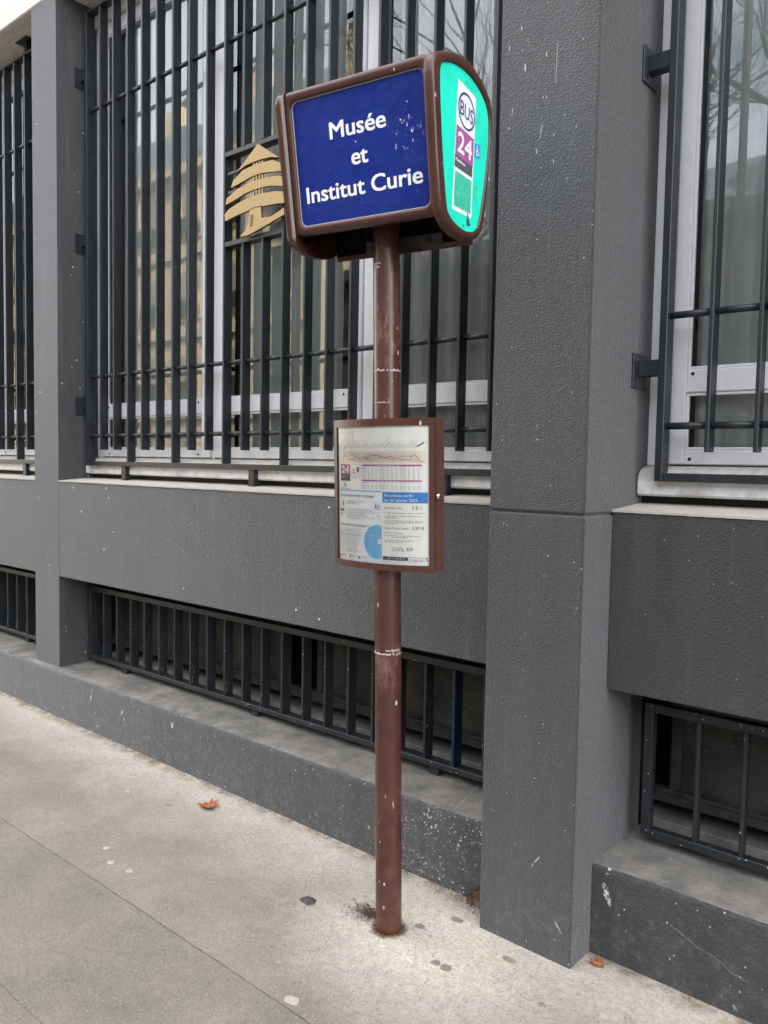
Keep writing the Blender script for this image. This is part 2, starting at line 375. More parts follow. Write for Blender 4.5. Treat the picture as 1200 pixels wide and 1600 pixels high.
def text_me(body, size, bold=0.0):
    cu = bpy.data.curves.new('text', 'FONT'); cu.body = body; cu.size = size; cu.offset = bold * size; cu.resolution_u = 4
    o = bpy.data.objects.new('text', cu); COL.objects.link(o)
    dg = bpy.context.evaluated_depsgraph_get(); dg.update()
    me = bpy.data.meshes.new_from_object(o.evaluated_get(dg)); bpy.data.objects.remove(o); bpy.data.curves.remove(cu)
    return me
def text_fit(body, x0, x1, base, cap, bold=0.0):
    """list of (u,v) verts + faces of a line of text fitted between x0 and x1, capitals `cap` high"""
    me = text_me(body, cap / .727, bold)
    vs = [v.co.copy() for v in me.vertices]; fs = [tuple(p.vertices) for p in me.polygons]; bpy.data.meshes.remove(me)
    a = min(v.x for v in vs); b = max(v.x for v in vs); k = (x1 - x0) / (b - a)
    return [(x0 + (v.x - a) * k, base + v.y) for v in vs], fs

# ================================================================== THE GROUND
G1 = -.0065
def gz(x): return G1 * x
def strip(name, y0, y1, z, mat, x0=-30, x1=25, jag=.003, thick=.05):
    n = 300; vs = []; xs = []
    for i in range(n + 1):
        t = i / n; xs.append(x0 + (x1 - x0) * t if False else None)
    # finer steps near the camera
    xs = [x0, -14, -9] + [-6 + .03 * i for i in range(234)] + [1.5, 4, 9, x1]
    for x in xs:
        j0 = jag * noise.noise((x * 7, y0 * 3, 1)) + jag * .6 * noise.noise((x * 31, y0, 4))
        j1 = jag * noise.noise((x * 7, y1 * 3, 1)) + jag * .6 * noise.noise((x * 31, y1, 4))
        for yy in (y0 + j0, y1 + j1): vs.append((x, yy, gz(x) + z))
        for yy in (y0 + j0, y1 + j1): vs.append((x, yy, gz(x) + z - thick))
    fs = []
    for i in range(len(xs) - 1):
        a, b = 4 * i, 4 * i + 4
        fs += [(a, b, b + 1, a + 1), (a + 2, b + 2, b, a), (a + 1, b + 1, b + 3, a + 3)]
    return tag(link(name, mesh(name, vs, fs), mat), kind='structure')
pav = strip('pavement', -.8885, .30, 0, M_pav)
strip('pavement', -1.3815, -.8915, -.001, M_pav2, jag=.003)
strip('pavement', -3.90, -1.3832, -.0005, M_pav2)
jb = tag(link('ground', mesh('ground', [(-400, -400, -.25), (400, -400, -.25), (400, 400, -.25), (-400, 400, -.25)], [(0, 1, 2, 3)]), M_asph), kind='structure')
tag(link('pavement_bed', mesh('pavement_bed', [(-30, -3.9, -.012 + gz(-30)), (25, -3.9, -.012 + gz(25)), (25, .3, -.012 + gz(25)), (-30, .3, -.012 + gz(-30))], [(0, 1, 2, 3)]), M_joint), kind='structure')
tag(box('kerb', (-30, -4.10, -.3), (25, -3.905, .02), M_kerb, None, .015), kind='structure')
tag(link('road', mesh('road', [(-60, -12.5, -.13), (40, -12.5, -.13), (40, -4.1, -.13), (-60, -4.1, -.13)], [(0, 1, 2, 3)]), M_asph), kind='structure')
tag(box('kerb', (-60, -12.7, -.3), (40, -12.5, .0), M_kerb, None, .015), kind='structure')
tag(link('far_pavement', mesh('far_pavement', [(-60, -19, -.004), (40, -19, -.004), (40, -12.7, -.004), (-60, -12.7, -.004)], [(0, 1, 2, 3)]), M_pav2), kind='structure')

# ================================================================== THE BUILDING
SB, ST, LED = .846, 1.412, .297
XL1, XL2, XR1, XR2, XE = -4.883, -4.593, -1.449, -1.112, 2.03
ZT = 4.215
bld = empty('building', (-3, .3, 0), 'dark grey roughcast street front with barred windows behind the bus stop', 'building')
# plinth: slightly irregular top edge and ledge
def plinth(x0, x1):
    n = int((x1 - x0) / .02); vs = []; fs = []
    prof = [(-.060, -.12), (-.060, LED - .035), (-.060, LED - .012), (-.0575, LED - .004), (-.050, LED), (-.030, LED), (.0, LED + .001), (.32, LED + .006)]
    for i in range(n + 1):
        x = x0 + (x1 - x0) * i / n
        for k, (y, z) in enumerate(prof):
            j = .0016 * noise.noise((x * 5, 1, 2)) + (.0022 * noise.noise((x * 45, k, 9)) if k in (2, 3, 4) else 0)
            vs.append((x, y + j, z + (j if k > 1 else 0)))
    m = len(prof)
    for i in range(n):
        for k in range(m - 1): a = i * m + k; fs.append((a, a + m, a + m + 1, a + 1))
    me = mesh('plinth', vs, fs, True); me.materials.append(M_plinth); me.materials.append(M_ledge)
    for idx, p in enumerate(me.polygons): p.material_index = 1 if idx % (m - 1) >= 4 else 0
    return link('plinth', me, None, bld)
plinth(-9.2, XR1 - .001); plinth(XR2 + .001, XE)
# the wall panels under the windows and the piers between the basement windows
box('wall_panel', (-9.2, 0, SB), (XR1 - .001, .30, ST), M_front, bld, .004)
box('wall_panel', (XR2 + .001, 0, SB), (XE, .30, ST), M_front, bld, .004)
box('pillar', (XL1, -.0012, LED - .02), (XL2, .299, ZT), M_front, bld)
box('pillar', (-8.30, -.0025, LED - .02), (-8.00, .299, ZT), M_front, bld, .003)
# the big projecting pillar: lower block, recessed joint, upper block
box('pillar_base', (XR1, -.186, -.10), (XR2, .30, 1.403), M_front, bld, .006, 2)
box('pillar_joint', (XR1 + .008, -.179, 1.403), (XR2 - .008, .30, 1.411), M_front, bld)
box('pillar', (XR1, -.186, 1.411), (XR2, .30, ZT), M_front, bld, .006, 2)
box('pillar', (XE, -.186, -.10), (XE + .337, .30, ZT), M_front, bld, .006)
# beige stone sills with a slight fall towards the street
def sill(x0, x1):
    vs = []
    for x in (x0, x1): vs += [(x, -.003, ST), (x, -.003, ST + .007), (x, .245, ST + .026), (x, .245, ST)]
    link('stone_sill', mesh('stone_sill', vs, [(0, 4, 5, 1), (1, 5, 6, 2), (2, 6, 7, 3), (0, 1, 2, 3), (4, 7, 6, 5)]), M_sill, bld)
sill(-8.0, XL1 - .001); sill(XL2 + .001, XR1 - .001); sill(XR2 + .001, XE)
# pale stone band over the windows and the unseen storeys above, built tall to shade the street
box('stone_band', (-30, -.006, ZT), (25, .36, 5.1), M_band, bld, .006)
box('upper_wall', (-30, .02, 5.1), (25, .5, 17.5), M_band, bld)
box('side_wall', (-30, .02, -.2), (-9.2, .5, ZT), M_front, bld)
box('side_wall', (XE + .337, .02, -.2), (25, .5, ZT), M_front, bld)

# ---- windows: building > window > frame pieces, panes
YF = .241
def window(x0, x1, cut):
    root = box('window', (x0, YF + .002, 4.10), (x1, YF + .07, ZT), M_white, bld)        # head of the frame
    def fb(name, a, b, bev=.003, mat=M_white): return box(name, a, b, mat, root, bev)
    edges = [x0] + cut + [x1]
    fb('outer_frame', (x0, YF + .012, 1.56), (x0 + .075, YF + .07, 4.10)); fb('outer_frame', (x1 - .075, YF + .012, 1.56), (x1, YF + .07, 4.10))
    for c in cut: fb('mullion', (c - .012, YF + .010, 1.56), (c + .012, YF + .07, 4.10), .002)
    for i in range(len(edges) - 1):
        a = edges[i] + (.077 if i == 0 else .014); b = edges[i + 1] - (.077 if i == len(edges) - 2 else .014)
        w = .072 if i else .05
        fb('casement_stile', (a, YF, 1.565), (a + w, YF + .05, 4.095), .004); fb('casement_stile', (b - .072, YF, 1.565), (b, YF + .05, 4.095), .004)
        ga, gb = a + w, b - .072
        fb('casement_rail', (ga, YF + .001, 1.565), (gb, YF + .05, 1.612), .004)
        fb('casement_rail', (ga, YF + .001, 1.797), (gb, YF + .05, 1.872), .004)
        fb('casement_rail', (ga, YF + .001, 4.02), (gb, YF + .05, 4.095), .004)
        for z0, z1 in ((1.612, 1.797), (1.872, 4.02)):
            # glazing bead: four thin strips round the pane
            for nm, A, B in (('glazing_bead', (ga, YF + .006, z0), (ga + .010, YF + .016, z1)), ('glazing_bead', (gb - .010, YF + .006, z0), (gb, YF + .016, z1)),
                             ('glazing_bead', (ga + .010, YF + .006, z0), (gb - .010, YF + .016, z0 + .010)), ('glazing_bead', (ga + .010, YF + .006, z1 - .010), (gb - .010, YF + .016, z1))):
                box(nm, A, B, M_white, root, .002)
            tl = .0012 * ((i * 7 + int(z0 * 10)) % 3 - 1)
            link('pane', mesh('pane', [(ga + .002, YF + .022, z0 + .002), (gb - .002, YF + .022 + tl * (gb - ga), z0 + .002), (gb - .002, YF + .022 + tl * (gb - ga), z1 - .002), (ga + .002, YF + .022, z1 - .002)], [(0, 1, 2, 3)]), M_glass, root)
        # drain holes
        for hx in (ga + .02, gb - .03):
            for hz in (1.583, 1.858): link('drain_hole', tube_me('drain_hole', (hx, YF - .0005, hz), (hx, YF + .02, hz), .006, 10), M_dark, root)
    # rounded white weather sill below the frame
    prof = [(YF + .06, 1.560), (YF - .004, 1.560), (YF - .045, 1.548), (YF - .066, 1.530), (YF - .070, 1.512), (YF - .070, 1.468), (YF - .062, 1.461), (YF + .06, 1.461)]
    vs = []; m = len(prof)
    for x in (x0 + .006, x1 - .006): vs += [(x, y, z) for y, z in prof]
    fs = [(k, (k + 1) % m, m + (k + 1) % m, m + k) for k in range(m)] + [tuple(range(m))[::-1], tuple(range(m, 2 * m))]
    link('weather_sill', mesh('weather_sill', vs, fs), M_white, root)
    box('shadow_gap', (x0, YF - .02, 1.43), (x1, YF + .06, 1.461), M_dark, root)  # solid black strip standing in for the shade in the gap
    return root
window(-8.0, XL1 - .001, [-6.97, -5.91]); window(XL2 + .001, XR1 - .001, [-3.452, -2.395]); window(XR2 + .001, XE, [-.05, 1.0])

# ---- basement windows: building > basement_window > frame, panes
def basement(x0, x1, panes):
    root = box('basement_window', (x0, .30, .775), (x1, .36, SB + .02), M_bframe, bld)
    box('bottom_rail', (x0, .315, .400), (x1, .36, .445), M_bframe, root, .004)
    box('rail_bead', (x0, .308, .438), (x1, .315, .452), M_bframe, root, .002)
    box('inner_step', (x0, .322, LED), (x1, .50, .335), M_ledge, root, .004)
    vs = [(x, y, z) for y in (.302, .60) for x, z in ((x0 - .02, .25), (x1 + .02, .25), (x1 + .02, .95), (x0 - .02, .95))]
    link('cavity', mesh('cavity', vs, [(4, 5, 6, 7), (0, 1, 5, 4), (1, 2, 6, 5), (2, 3, 7, 6), (3, 0, 4, 7)]), M_dark, root)
    for a, b, t in panes:
        link('pane', mesh('pane', [(a, .335, .445), (b, .335 + t, .445), (b, .335 + t, .775), (a, .335, .775)], [(0, 1, 2, 3)]), M_bglass, root)
        box('pane_stile', (a - .018, .322, .445), (a + .018, .36, .775), M_bframe, root, .003)
    return root
basement(-8.0, XL1 - .001, [(-7.9, -5.9, 0), (-5.9, -4.95, 0)])
basement(XL2 + .001, XR1 - .001, [(-4.5, -3.72, 0), (-3.72, -2.93, 0), (-2.72, -1.46, 0)])
basement(XR2 + .001, XE, [(-1.0, .0, 0), (.0, 1.0, 0), (1.0, 2.0, 0)])

# ---- dim rooms behind the glass so the windows have depth
def room(x0, x1):
    vs = [(x0, .33, 1.40), (x1, .33, 1.40), (x1, 3.0, 1.40), (x0, 3.0, 1.40), (x0, .33, 4.3), (x1, .33, 4.3), (x1, 3.0, 4.3), (x0, 3.0, 4.3)]
    link('room', mesh('room', vs, [(0, 3, 2, 1), (4, 5, 6, 7), (3, 7, 6, 2), (0, 4, 7, 3), (1, 2, 6, 5)]), M_room, bld)
room(-8.0, XL1); room(XL2, XR1); room(XR2, XE)

# ---- curtains (hang inside the windows: things of their own)
def curtain(x0, x1, y, label, amp=.020, fold=.085, seed=0):
    n = int((x1 - x0) / .008); vs = []; fs = []
    for i in range(n + 1):
        x = x0 + (x1 - x0) * i / n
        ph = x * 2 * math.pi / fold + 1.6 * noise.noise((x * 3, seed, 0))
        for k, z in enumerate((1.45, 2.2, 3.0, 4.05)):
            a = amp * (1.15 - .15 * k) * (.7 + .6 * noise.noise((x * 2.2, seed, 5)))
            vs.append((x + .012 * noise.noise((x * 4, z, seed)), y + a * math.sin(ph + .35 * noise.noise((x * 2, z * 1.1, seed))), z))
    for i in range(n):
        for k in range(3): a = i * 4 + k; fs.append((a, a + 4, a + 5, a + 1))
    return tag(link('curtain', mesh('curtain', vs, fs, True), M_curtain), label, 'curtain', 'net curtains behind the windows')
curtain(-4.38, -3.50, .305, 'pale grey-green net curtain in the left sash, behind the bars left of the cedar emblem', seed=1)
curtain(-2.62, -2.52, .40, 'narrow strip of net curtain beside the white mullion left of the bus stop pole', seed=2)
curtain(-3.34, -2.63, .345, 'net curtain in the middle sash behind the cedar emblem', seed=6)
curtain(-2.29, -1.5, .33, 'grey net curtain in the sash between the bus stop pole and the big pillar', seed=3)
curtain(-.985, -.10, .325, 'net curtain in the right hand window beside the big pillar', seed=4)
curtain(-5.8, -5.1, .40, 'net curtain in the window at the far left edge', seed=5)

# ---- hairline cracks, filled pale
def crack(pts, wdt, nrm):
    vs = []; fs = []; P_ = [Vector(p) for p in pts]; Q = []
    for a, b in zip(P_[:-1], P_[1:]):
        for k in range(8):
            q = a.lerp(b, k / 8); sidev = (b - a).normalized().cross(Vector(nrm)); q = q + sidev * .006 * noise.noise(q * 38); Q.append(q)
    for i, q in enumerate(Q[:-1]):
        sd_ = (Q[i + 1] - q).normalized().cross(Vector(nrm)) * wdt * (.4 + .9 * abs(noise.noise(q * 60))); vs += [q - sd_ + Vector(nrm) * .0008, q + sd_ + Vector(nrm) * .0008]
    for i in range(len(vs) // 2 - 1): fs.append((2 * i, 2 * i + 1, 2 * i + 3, 2 * i + 2))
    link('crack', mesh('crack', vs, fs), M_crack, bld)
def drips(rows):
    vs = []; fs = []
    for x0, z0, x1, z1, w in rows:
        k = len(vs); w *= .5; n = 7
        for i in range(n):
            t = i / (n - 1); ww = w * (.35 + 1.0 * math.sin(math.pi * (.12 + .8 * t)) * (.7 + .5 * random.random()))
            x = x0 + (x1 - x0) * t + .0007 * (random.random() - .5); z = z0 + (z1 - z0) * t; vs += [(x - ww, -.1868, z), (x + ww, -.1868, z)]
        fs += [(k + 2 * i, k + 2 * i + 1, k + 2 * i + 3, k + 2 * i + 2) for i in range(n - 1)]
    link('paint_drips', mesh('paint_drips', vs, fs), M_drip, bld)['kind'] = 'stuff'
M_drip = plain('bird_and_paint_drip', (.55, .55, .53), .7, var=.25, sc=300)
drips([(-1.248, 2.817, -1.252, 2.696, .0011), (-1.293, 2.593, -1.299, 2.545, .0014), (-1.398, 2.664, -1.403, 2.639, .0017), (-1.359, 2.784, -1.358, 2.762, .0034), (-1.286, 2.799, -1.285, 2.783, .0023), (-1.375, 2.901, -1.375, 2.889, .0028),
    (-1.417, 2.856, -1.418, 2.841, .0023), (-1.312, 2.52, -1.31, 2.504, .0028), (-1.252, 2.475, -1.251, 2.462, .0023), (-1.411, 2.608, -1.411, 2.6, .0028), (-1.352, 2.856, -1.351, 2.848, .0017), (-1.371, 2.833, -1.37, 2.823, .0017),
    (-1.166, 2.8, -1.166, 2.796, .0023), (-1.333, 2.693, -1.332, 2.689, .0023), (-1.281, 2.668, -1.281, 2.661, .0023), (-1.18, 2.555, -1.18, 2.55, .0023), (-1.254, 2.55, -1.253, 2.542, .0023), (-1.289, 2.412, -1.289, 2.405, .0017),
    (-1.343, 2.42, -1.343, 2.415, .0023), (-1.301, 2.248, -1.299, 2.243, .0028), (-1.429, 2.351, -1.428, 2.346, .0017), (-1.229, .325, -1.246, .30, .004), (-1.250, .296, -1.256, .282, .003), (-1.168, .138, -1.158, .122, .005), (-1.16, .13, -1.144, .106, .003)])
M_crack = plain('pale_crack', (.30, .285, .25), .9, var=.4, sc=150)
crack([(-1.722, .20, LED + .005), (-1.708, .13, LED + .004), (-1.674, .018, LED + .002), (-1.669, -.048, LED + .001)], .0022, (0, 0, 1))
crack([(-1.80, .10, LED + .003), (-1.85, .02, LED + .002), (-1.86, -.045, LED + .001)], .0012, (0, 0, 1))
crack([(-.855, -.0625, .198), (-.79, -.0625, .168), (-.735, -.0625, .157), (-.68, -.0625, .130), (-.62, -.0625, .110)], .0011, (0, -1, 0))
crack([(-3.42, -.0625, .27), (-3.43, -.0625, .19), (-3.41, -.0625, .10)], .0014, (0, -1, 0))

# ================================================================== WINDOW GRILLES
YG, BD, BT, PITCH = .139, .052, .013, .1417
ROD = (1.687, 2.036, 3.576)
Z0, Z1, ZR, ZS = 1.510, 4.135, 1.537, 1.604         # rail bottom, top of frame, rail top, foot of the short bars
_mesh_cache = {}
def bar_me(z0, z1, w=BT, d=BD):
    k = (round(z0, 3), round(z1, 3), w, d)
    if k not in _mesh_cache: _mesh_cache[k] = box_me('bar', (0, 0, z0), (w, d, z1), .0022)
    return _mesh_cache[k]
def put_bar(root, x, z0, z1, mat, y=YG, name='bar', w=BT, d=BD):
    o = link(name, bar_me(z0, z1, w, d), mat, root); zc = (z0 + z1) / 2
    o.matrix_basis = Matrix.Translation((x + random.uniform(-.0012, .0012), y + random.uniform(-.001, .001), zc)) @ Matrix.Rotation(random.gauss(0, .0008), 4, 'Y') @ Matrix.Rotation(random.gauss(0, .012), 4, 'Z') @ Matrix.Translation((0, 0, -zc)); return o
def bracket(root, x_wall, sgn, zc, mat):
    pl = box('bracket', (min(x_wall, x_wall + sgn * .007), YG - .032, zc - .056), (max(x_wall, x_wall + sgn * .007), YG + .072, zc + .056), mat, root, .0015)
    box('bracket_arm', (min(x_wall + sgn * .007, x_wall + sgn * .079), YG + .004, zc - .018), (max(x_wall + sgn * .007, x_wall + sgn * .079), YG + .048, zc + .034), mat, pl, .002)
def rods(root, xs, zlist, y, r, mat, name='rod'):
    """the round rods are cut at every bar: one length between each pair of bars"""
    for z in zlist:
        for a, b in zip(xs[:-1], xs[1:]):
            key = ('rod', round(b - a, 3), r)
            if key not in _mesh_cache: _mesh_cache[key] = tube_me('rod', (0, 0, 0), (b - a, 0, 0), r, 10)
            o = link(name, _mesh_cache[key], mat, root); o.matrix_basis = Matrix.Translation((a, y, z))
def window_grille(label, fl, bars, fr, full, x_wall0, x_wall1, emblem=None, feet=()):
    root = empty('window_grille', ((fl + fr) / 2, YG, ST), label, 'window grille', 'dark grey grilles in front of the windows')
    mt = M_grille
    box('frame_rail', (fl + .0255, YG, Z0), (fr - .0255, YG + BD, ZR), mt, root, .0022)
    box('frame_rail', (fl + .0255, YG, Z1 - .014), (fr - .0255, YG + BD, Z1), mt, root, .0022)
    for x in (fl, fr - .025): box('frame_side', (x, YG - .0005, Z0), (x + .025, YG + BD + .0005, Z1), mt, root, .0022)
    for i, x in enumerate(bars):
        zb = ZR if i in full else ZS
        if emblem and emblem[0] < i < emblem[1]:
            put_bar(root, x, zb, 2.592, mt); put_bar(root, x, 3.044, Z1 - .014, mt)
        else: put_bar(root, x, zb, Z1 - .014, mt)
    if emblem:
        a, b = bars[emblem[0]] + BT, bars[emblem[1]]
        box('crossbar', (a + .0005, YG + .001, 2.592), (b - .0005, YG + BD - .001, 2.616), mt, root, .002)
        box('crossbar', (a + .0005, YG + .001, 3.020), (b - .0005, YG + BD - .001, 3.044), mt, root, .002)
    edges = [fl + .018] + [x + BT / 2 for x in bars] + [fr - .012]
    rods(root, edges, ROD, YG + .026, .0115, mt)
    for z in (1.865, 2.825, 3.780):
        bracket(root, x_wall0, 1, z, mt); bracket(root, x_wall1, -1, z, mt)
    for x in feet:
        box('foot', (x, YG + .006, 1.424), (x + .042, YG + .046, Z0), mt, root, .002)
    return root
bx = [-4.376 + PITCH * i for i in range(20)]
wg = window_grille('tall dark grey window grille framing the gold cedar, behind the bus stop', -4.532, bx, -1.526, {2, 5, 8, 11, 14, 17}, XL2, XR1, (8, 11), (-4.155, -3.045, -1.905))
bx0 = [-5.422 + PITCH * i for i in range(-17, 3)]
g0 = window_grille('dark grey window grille cut off by the left edge of the picture', bx0[0] - .156, bx0, -4.958, {17, 14, 11, 8, 5, 2}, -8.0, XL1, None, (-7.4, -5.345))
hang = box('hanger', (-5.345, YG - .02, ZT - .010), (-5.205, YG + .09, ZT), M_grille, g0, .002)
box('hanger_post', (-5.295, YG + .01, Z1), (-5.255, YG + .045, ZT - .010), M_grille, hang, .002)
bxr = [-.882 + PITCH * i for i in range(20)]
window_grille('dark grey window grille right of the big pillar', -1.038, bxr, 1.96, {2, 5, 8, 11, 14, 17}, XR2, XE, None, (-.30, 1.0))
# weld screws on the frame side
for z in (3.775, 3.745):
    link('screw', tube_me('screw', (-4.508, YG + .022, z), (-4.504, YG + .022, z), .006, 8), M_steel, wg)

# ---- basement grilles
YB, BZ0, BZ1 = .167, .335, .780
def basement_grille(label, fl, bars, fr, navy=None, feet=(), depth=.055):
    root = empty('basement_grille', ((fl + fr) / 2, YB, LED), label, 'basement grille', 'low dark grey grilles at the foot of the wall')
    mt = M_bgrille
    box('frame_rail', (fl + .0305, YB, BZ0), (fr - .0305, YB + depth, BZ0 + .024), mt, root, .002)
    box('frame_rail', (fl + .0305, YB, BZ1 - .030), (fr - .0305, YB + depth, BZ1), mt, root, .002)
    for x in (fl, fr - .03): box('frame_side', (x, YB - .0005, BZ0), (x + .03, YB + depth + .0005, BZ1), mt, root, .002)
    for i, x in enumerate(bars):
        if i == navy:
            o = link('bar', box_me('bar', (0, 0, BZ0 + .024), (BT, depth, BZ1 - .030), .002), M_navy, root); o.matrix_basis = Matrix.Translation((x, YB, 0)); o['label'] = 'navy blue bar'
        else: put_bar(root, x, BZ0 + .024, BZ1 - .030, mt, YB, 'bar', BT, depth)
    for x in feet: box('foot', (x, YB + .01, LED), (x + .05, YB + .045, BZ0), mt, root, .002)
    return root
bb = [-4.394 + .1425 * i for i in range(20)]
basement_grille('low basement grille behind the bus stop pole, with one navy bar', -4.560, bb, -1.50, min(range(20), key=lambda i: abs(bb[i] + 1.871)), (-4.205, -3.05, -1.945))
basement_grille('low basement grille at the left edge, beyond the narrow pier', -8.0, [-5.496 + .1425 * i for i in range(-16, 4)], -4.915, None, (-6.6, -5.4))
basement_grille('low basement grille right of the big pillar, speckled with white', -1.052, [-.882 + .1425 * i for i in range(20)], 1.95, None, (-.55, .8), .036)

# ================================================================== GOLD CEDAR
em = empty('cedar_emblem', (-2.957, YG - .02, 2.60), 'flat gold cedar tree ornament fixed in the window grille, left of the blue sign', 'emblem')
AX = -2.957
def half(pts): return pts + [(2 * AX - x, z) for x, z in reversed(pts) if abs(x - AX) > .004]
tiers = [
    [(AX, 3.013), (-3.03, 2.965), (-3.101, 2.920), (-3.045, 2.934), (-2.99, 2.938), (AX, 2.938)],
    [(AX, 2.922), (-2.995, 2.922), (-3.061, 2.917), (-3.131, 2.885), (-3.150, 2.853), (-3.075, 2.862), (-2.995, 2.875), (AX, 2.876)],
    [(AX, 2.851), (-3.02, 2.849), (-3.102, 2.838), (-3.182, 2.810), (-3.188, 2.780), (-3.116, 2.791), (-3.046, 2.806), (-2.99, 2.811), (AX, 2.811)],
    [(AX, 2.785), (-2.991, 2.784), (-3.088, 2.773), (-3.166, 2.755), (-3.196, 2.735), (-3.191, 2.704), (-3.101, 2.717), (-2.99, 2.725), (AX, 2.726)]]
def gold(name, pts, y0=YG - .026, y1=YG - .012):
    me = prism_me(name, pts, y0, y1); me.materials.append(M_gold); me.materials.append(M_goldedge)
    for p in me.polygons: p.material_index = 0 if abs(p.normal.y) > .8 else 1
    return link(name, me, None, em)
for t in tiers: gold('branch_tier', half(t))
gold('trunk', [(-3.008, 2.728), (-2.932, 2.730), (-2.928, 2.672), (-2.86, 2.668), (-2.775, 2.690), (-2.775, 2.660), (-2.885, 2.636), (-2.961, 2.621), (-3.023, 2.610), (-3.082, 2.612), (-3.040, 2.637), (-3.022, 2.668)])
gold('trunk_slot', [(-3.000, 2.700), (-2.988, 2.696), (-2.992, 2.650), (-3.006, 2.648)], YG - .029, YG - .0262).data.materials[0] = M_goldedge
for z0, z1 in ((2.872, 2.942), (2.807, 2.880), (2.722, 2.815)):
    for dx in (-.052, -.018, .018, .052):
        gold('twig', [(AX + dx * .8 - .005, z0), (AX + dx * .8 + .005, z0), (AX + dx * .55 + .005, z1 - .01), (AX + dx * .55 - .005, z1 - .01)], YG - .024, YG - .014)
for z in (2.93, 2.84, 2.75): box('mounting_bar', (-3.19, YG - .0115, z - .006), (-2.73, YG - .003, z + .006), M_grille, em)

# ================================================================== BUS STOP
B = Vector((-1.6662, -.3948, 0.0)); AXIS = Vector((-.0160, -.0136, .9998))
bs = empty('bus_stop', (B.x, B.y, gz(B.x)), 'brown bus stop post with blue name sign, turquoise end panel and timetable case', 'bus stop')
def pole_at(z): return B + AXIS * (z / AXIS.z)
PR = .0432
def pole_mesh():
    n = 28; zs = [-.03, .0, .03, .3, .6, 1., 1.5, 2., 2.3, 2.58]; vs = []; fs = []
    u = AXIS.orthogonal().normalized(); w = AXIS.cross(u)
    for z in zs:
        for i in range(n):
            a = 2 * math.pi * i / n; vs.append(pole_at(z + gz(B.x)) + (u * math.cos(a) + w * math.sin(a)) * PR)
    for k in range(len(zs) - 1):
        for i in range(n): fs.append((k * n + i, k * n + (i + 1) % n, (k + 1) * n + (i + 1) % n, (k + 1) * n + i))
    fs.append(tuple(range((len(zs) - 1) * n, len(zs) * n)))
    return mesh('pole', vs, fs, True)
pole = link('pole', pole_mesh(), M_brown, bs)
# remains of stickers and tape round the pole
def residue(z, h, a0, a1, seed):
    vs = []; fs = []; n = 26; u = Vector((1, 0, 0)); w = Vector((0, 1, 0))
    for i in range(n + 1):
        a = R_(a0 + (a1 - a0) * i / n); wob = .006 * noise.noise((i * .5, seed, 0)); hh = h * (.35 + .9 * abs(noise.noise((i * .7, seed, 3))))
        for zz in (z + wob, z + wob + hh): vs.append(pole_at(zz) + (u * math.cos(a) + w * math.sin(a)) * (PR + .0007))
    for i in range(n):
        if noise.noise((i * .9, seed, 8)) > -.28: fs.append((2 * i, 2 * i + 2, 2 * i + 3, 2 * i + 1))
    link('tape_residue', mesh('tape_residue', vs, fs, True), M_res, pole)
M_res = plain('tape_residue', (.38, .31, .27), .7, var=.3, sc=120)
residue(.938, .012, -160, 40, 1); residue(.950, .010, -60, 10, 7); residue(1.842, .012, -160, 40, 2); residue(1.742, .005, -120, -40, 3)
for k in range(12):
    z = 2.14 + .09 * random.random() if k < 14 else 1.88 + .16 * random.random(); residue(z, .009, -(70 + 55 * random.random()), -(66 + 40 * random.random()) + 0, 20 + k) if k % 2 else None

# ---------------- head sign
SC = Vector((-1.6746, -.606, 2.4691))
SR = Matrix(((.9928, -.1132, .0389), (.1184, .9762, -.1815), (-.0175, .1848, .9826)))
SM = SR.to_4x4(); SM.translation = SC
def s_obj(name, vs, fs, mat, parent=None, smooth=False):
    me = mesh(name, [SM @ Vector(v) for v in vs], fs, smooth); return link(name, me, mat, parent if parent is not None else bs)
def rrect(x0, x1, z0, z1, r, n=8):
    pts = []
    for cx, cz, a in ((x1 - r, z1 - r, 0), (x0 + r, z1 - r, 90), (x0 + r, z0 + r, 180), (x1 - r, z0 + r, 270)):
        for i in range(n + 1):
            t = R_(a + 90 * i / n); pts.append((cx + r * math.cos(t), cz + r * math.sin(t)))
    return pts
def loft(loops):
    """bands of faces between closed outlines of equal length"""
    n = len(loops[0]); vs = [p for l in loops for p in l]; fs = []
    for k in range(len(loops) - 1):
        for j in range(n): fs.append((k * n + j, k * n + (j + 1) % n, (k + 1) * n + (j + 1) % n, (k + 1) * n + j))
    return vs, fs
ROLL = [(0, .016), (.0008, .0100), (.0035, .0048), (.0080, .0014), (.0135, 0)]     # (inset, depth) of a rolled edge
OUT = rrect(-.273, .270, -.2117, .2117, .036); INN = rrect(-.2335, .2415, -.1845, .1815, .022)
def fr_loop(i, y): return [(x, y, z) for x, z in rrect(-.273 + i, .270 - i, -.2117 + i, .2117 - i, .036 - i)]
loops = [fr_loop(0, .034)] + [fr_loop(i, y) for i, y in ROLL] + [[(x, y, z) for x, z in rrect(-.2335 - k, .2415 + k, -.1845 - k, .1815 + k, .022 + k)] for k, y in ((.006, 0), (.002, .002), (0, .006), (0, .012))]
vs, fs = loft(loops); s_obj('sign_frame', vs, fs, M_brown, smooth=True)
face = s_obj('sign_face', [(x, .0115, z) for x, z in INN], [tuple(range(len(INN)))], M_blue)
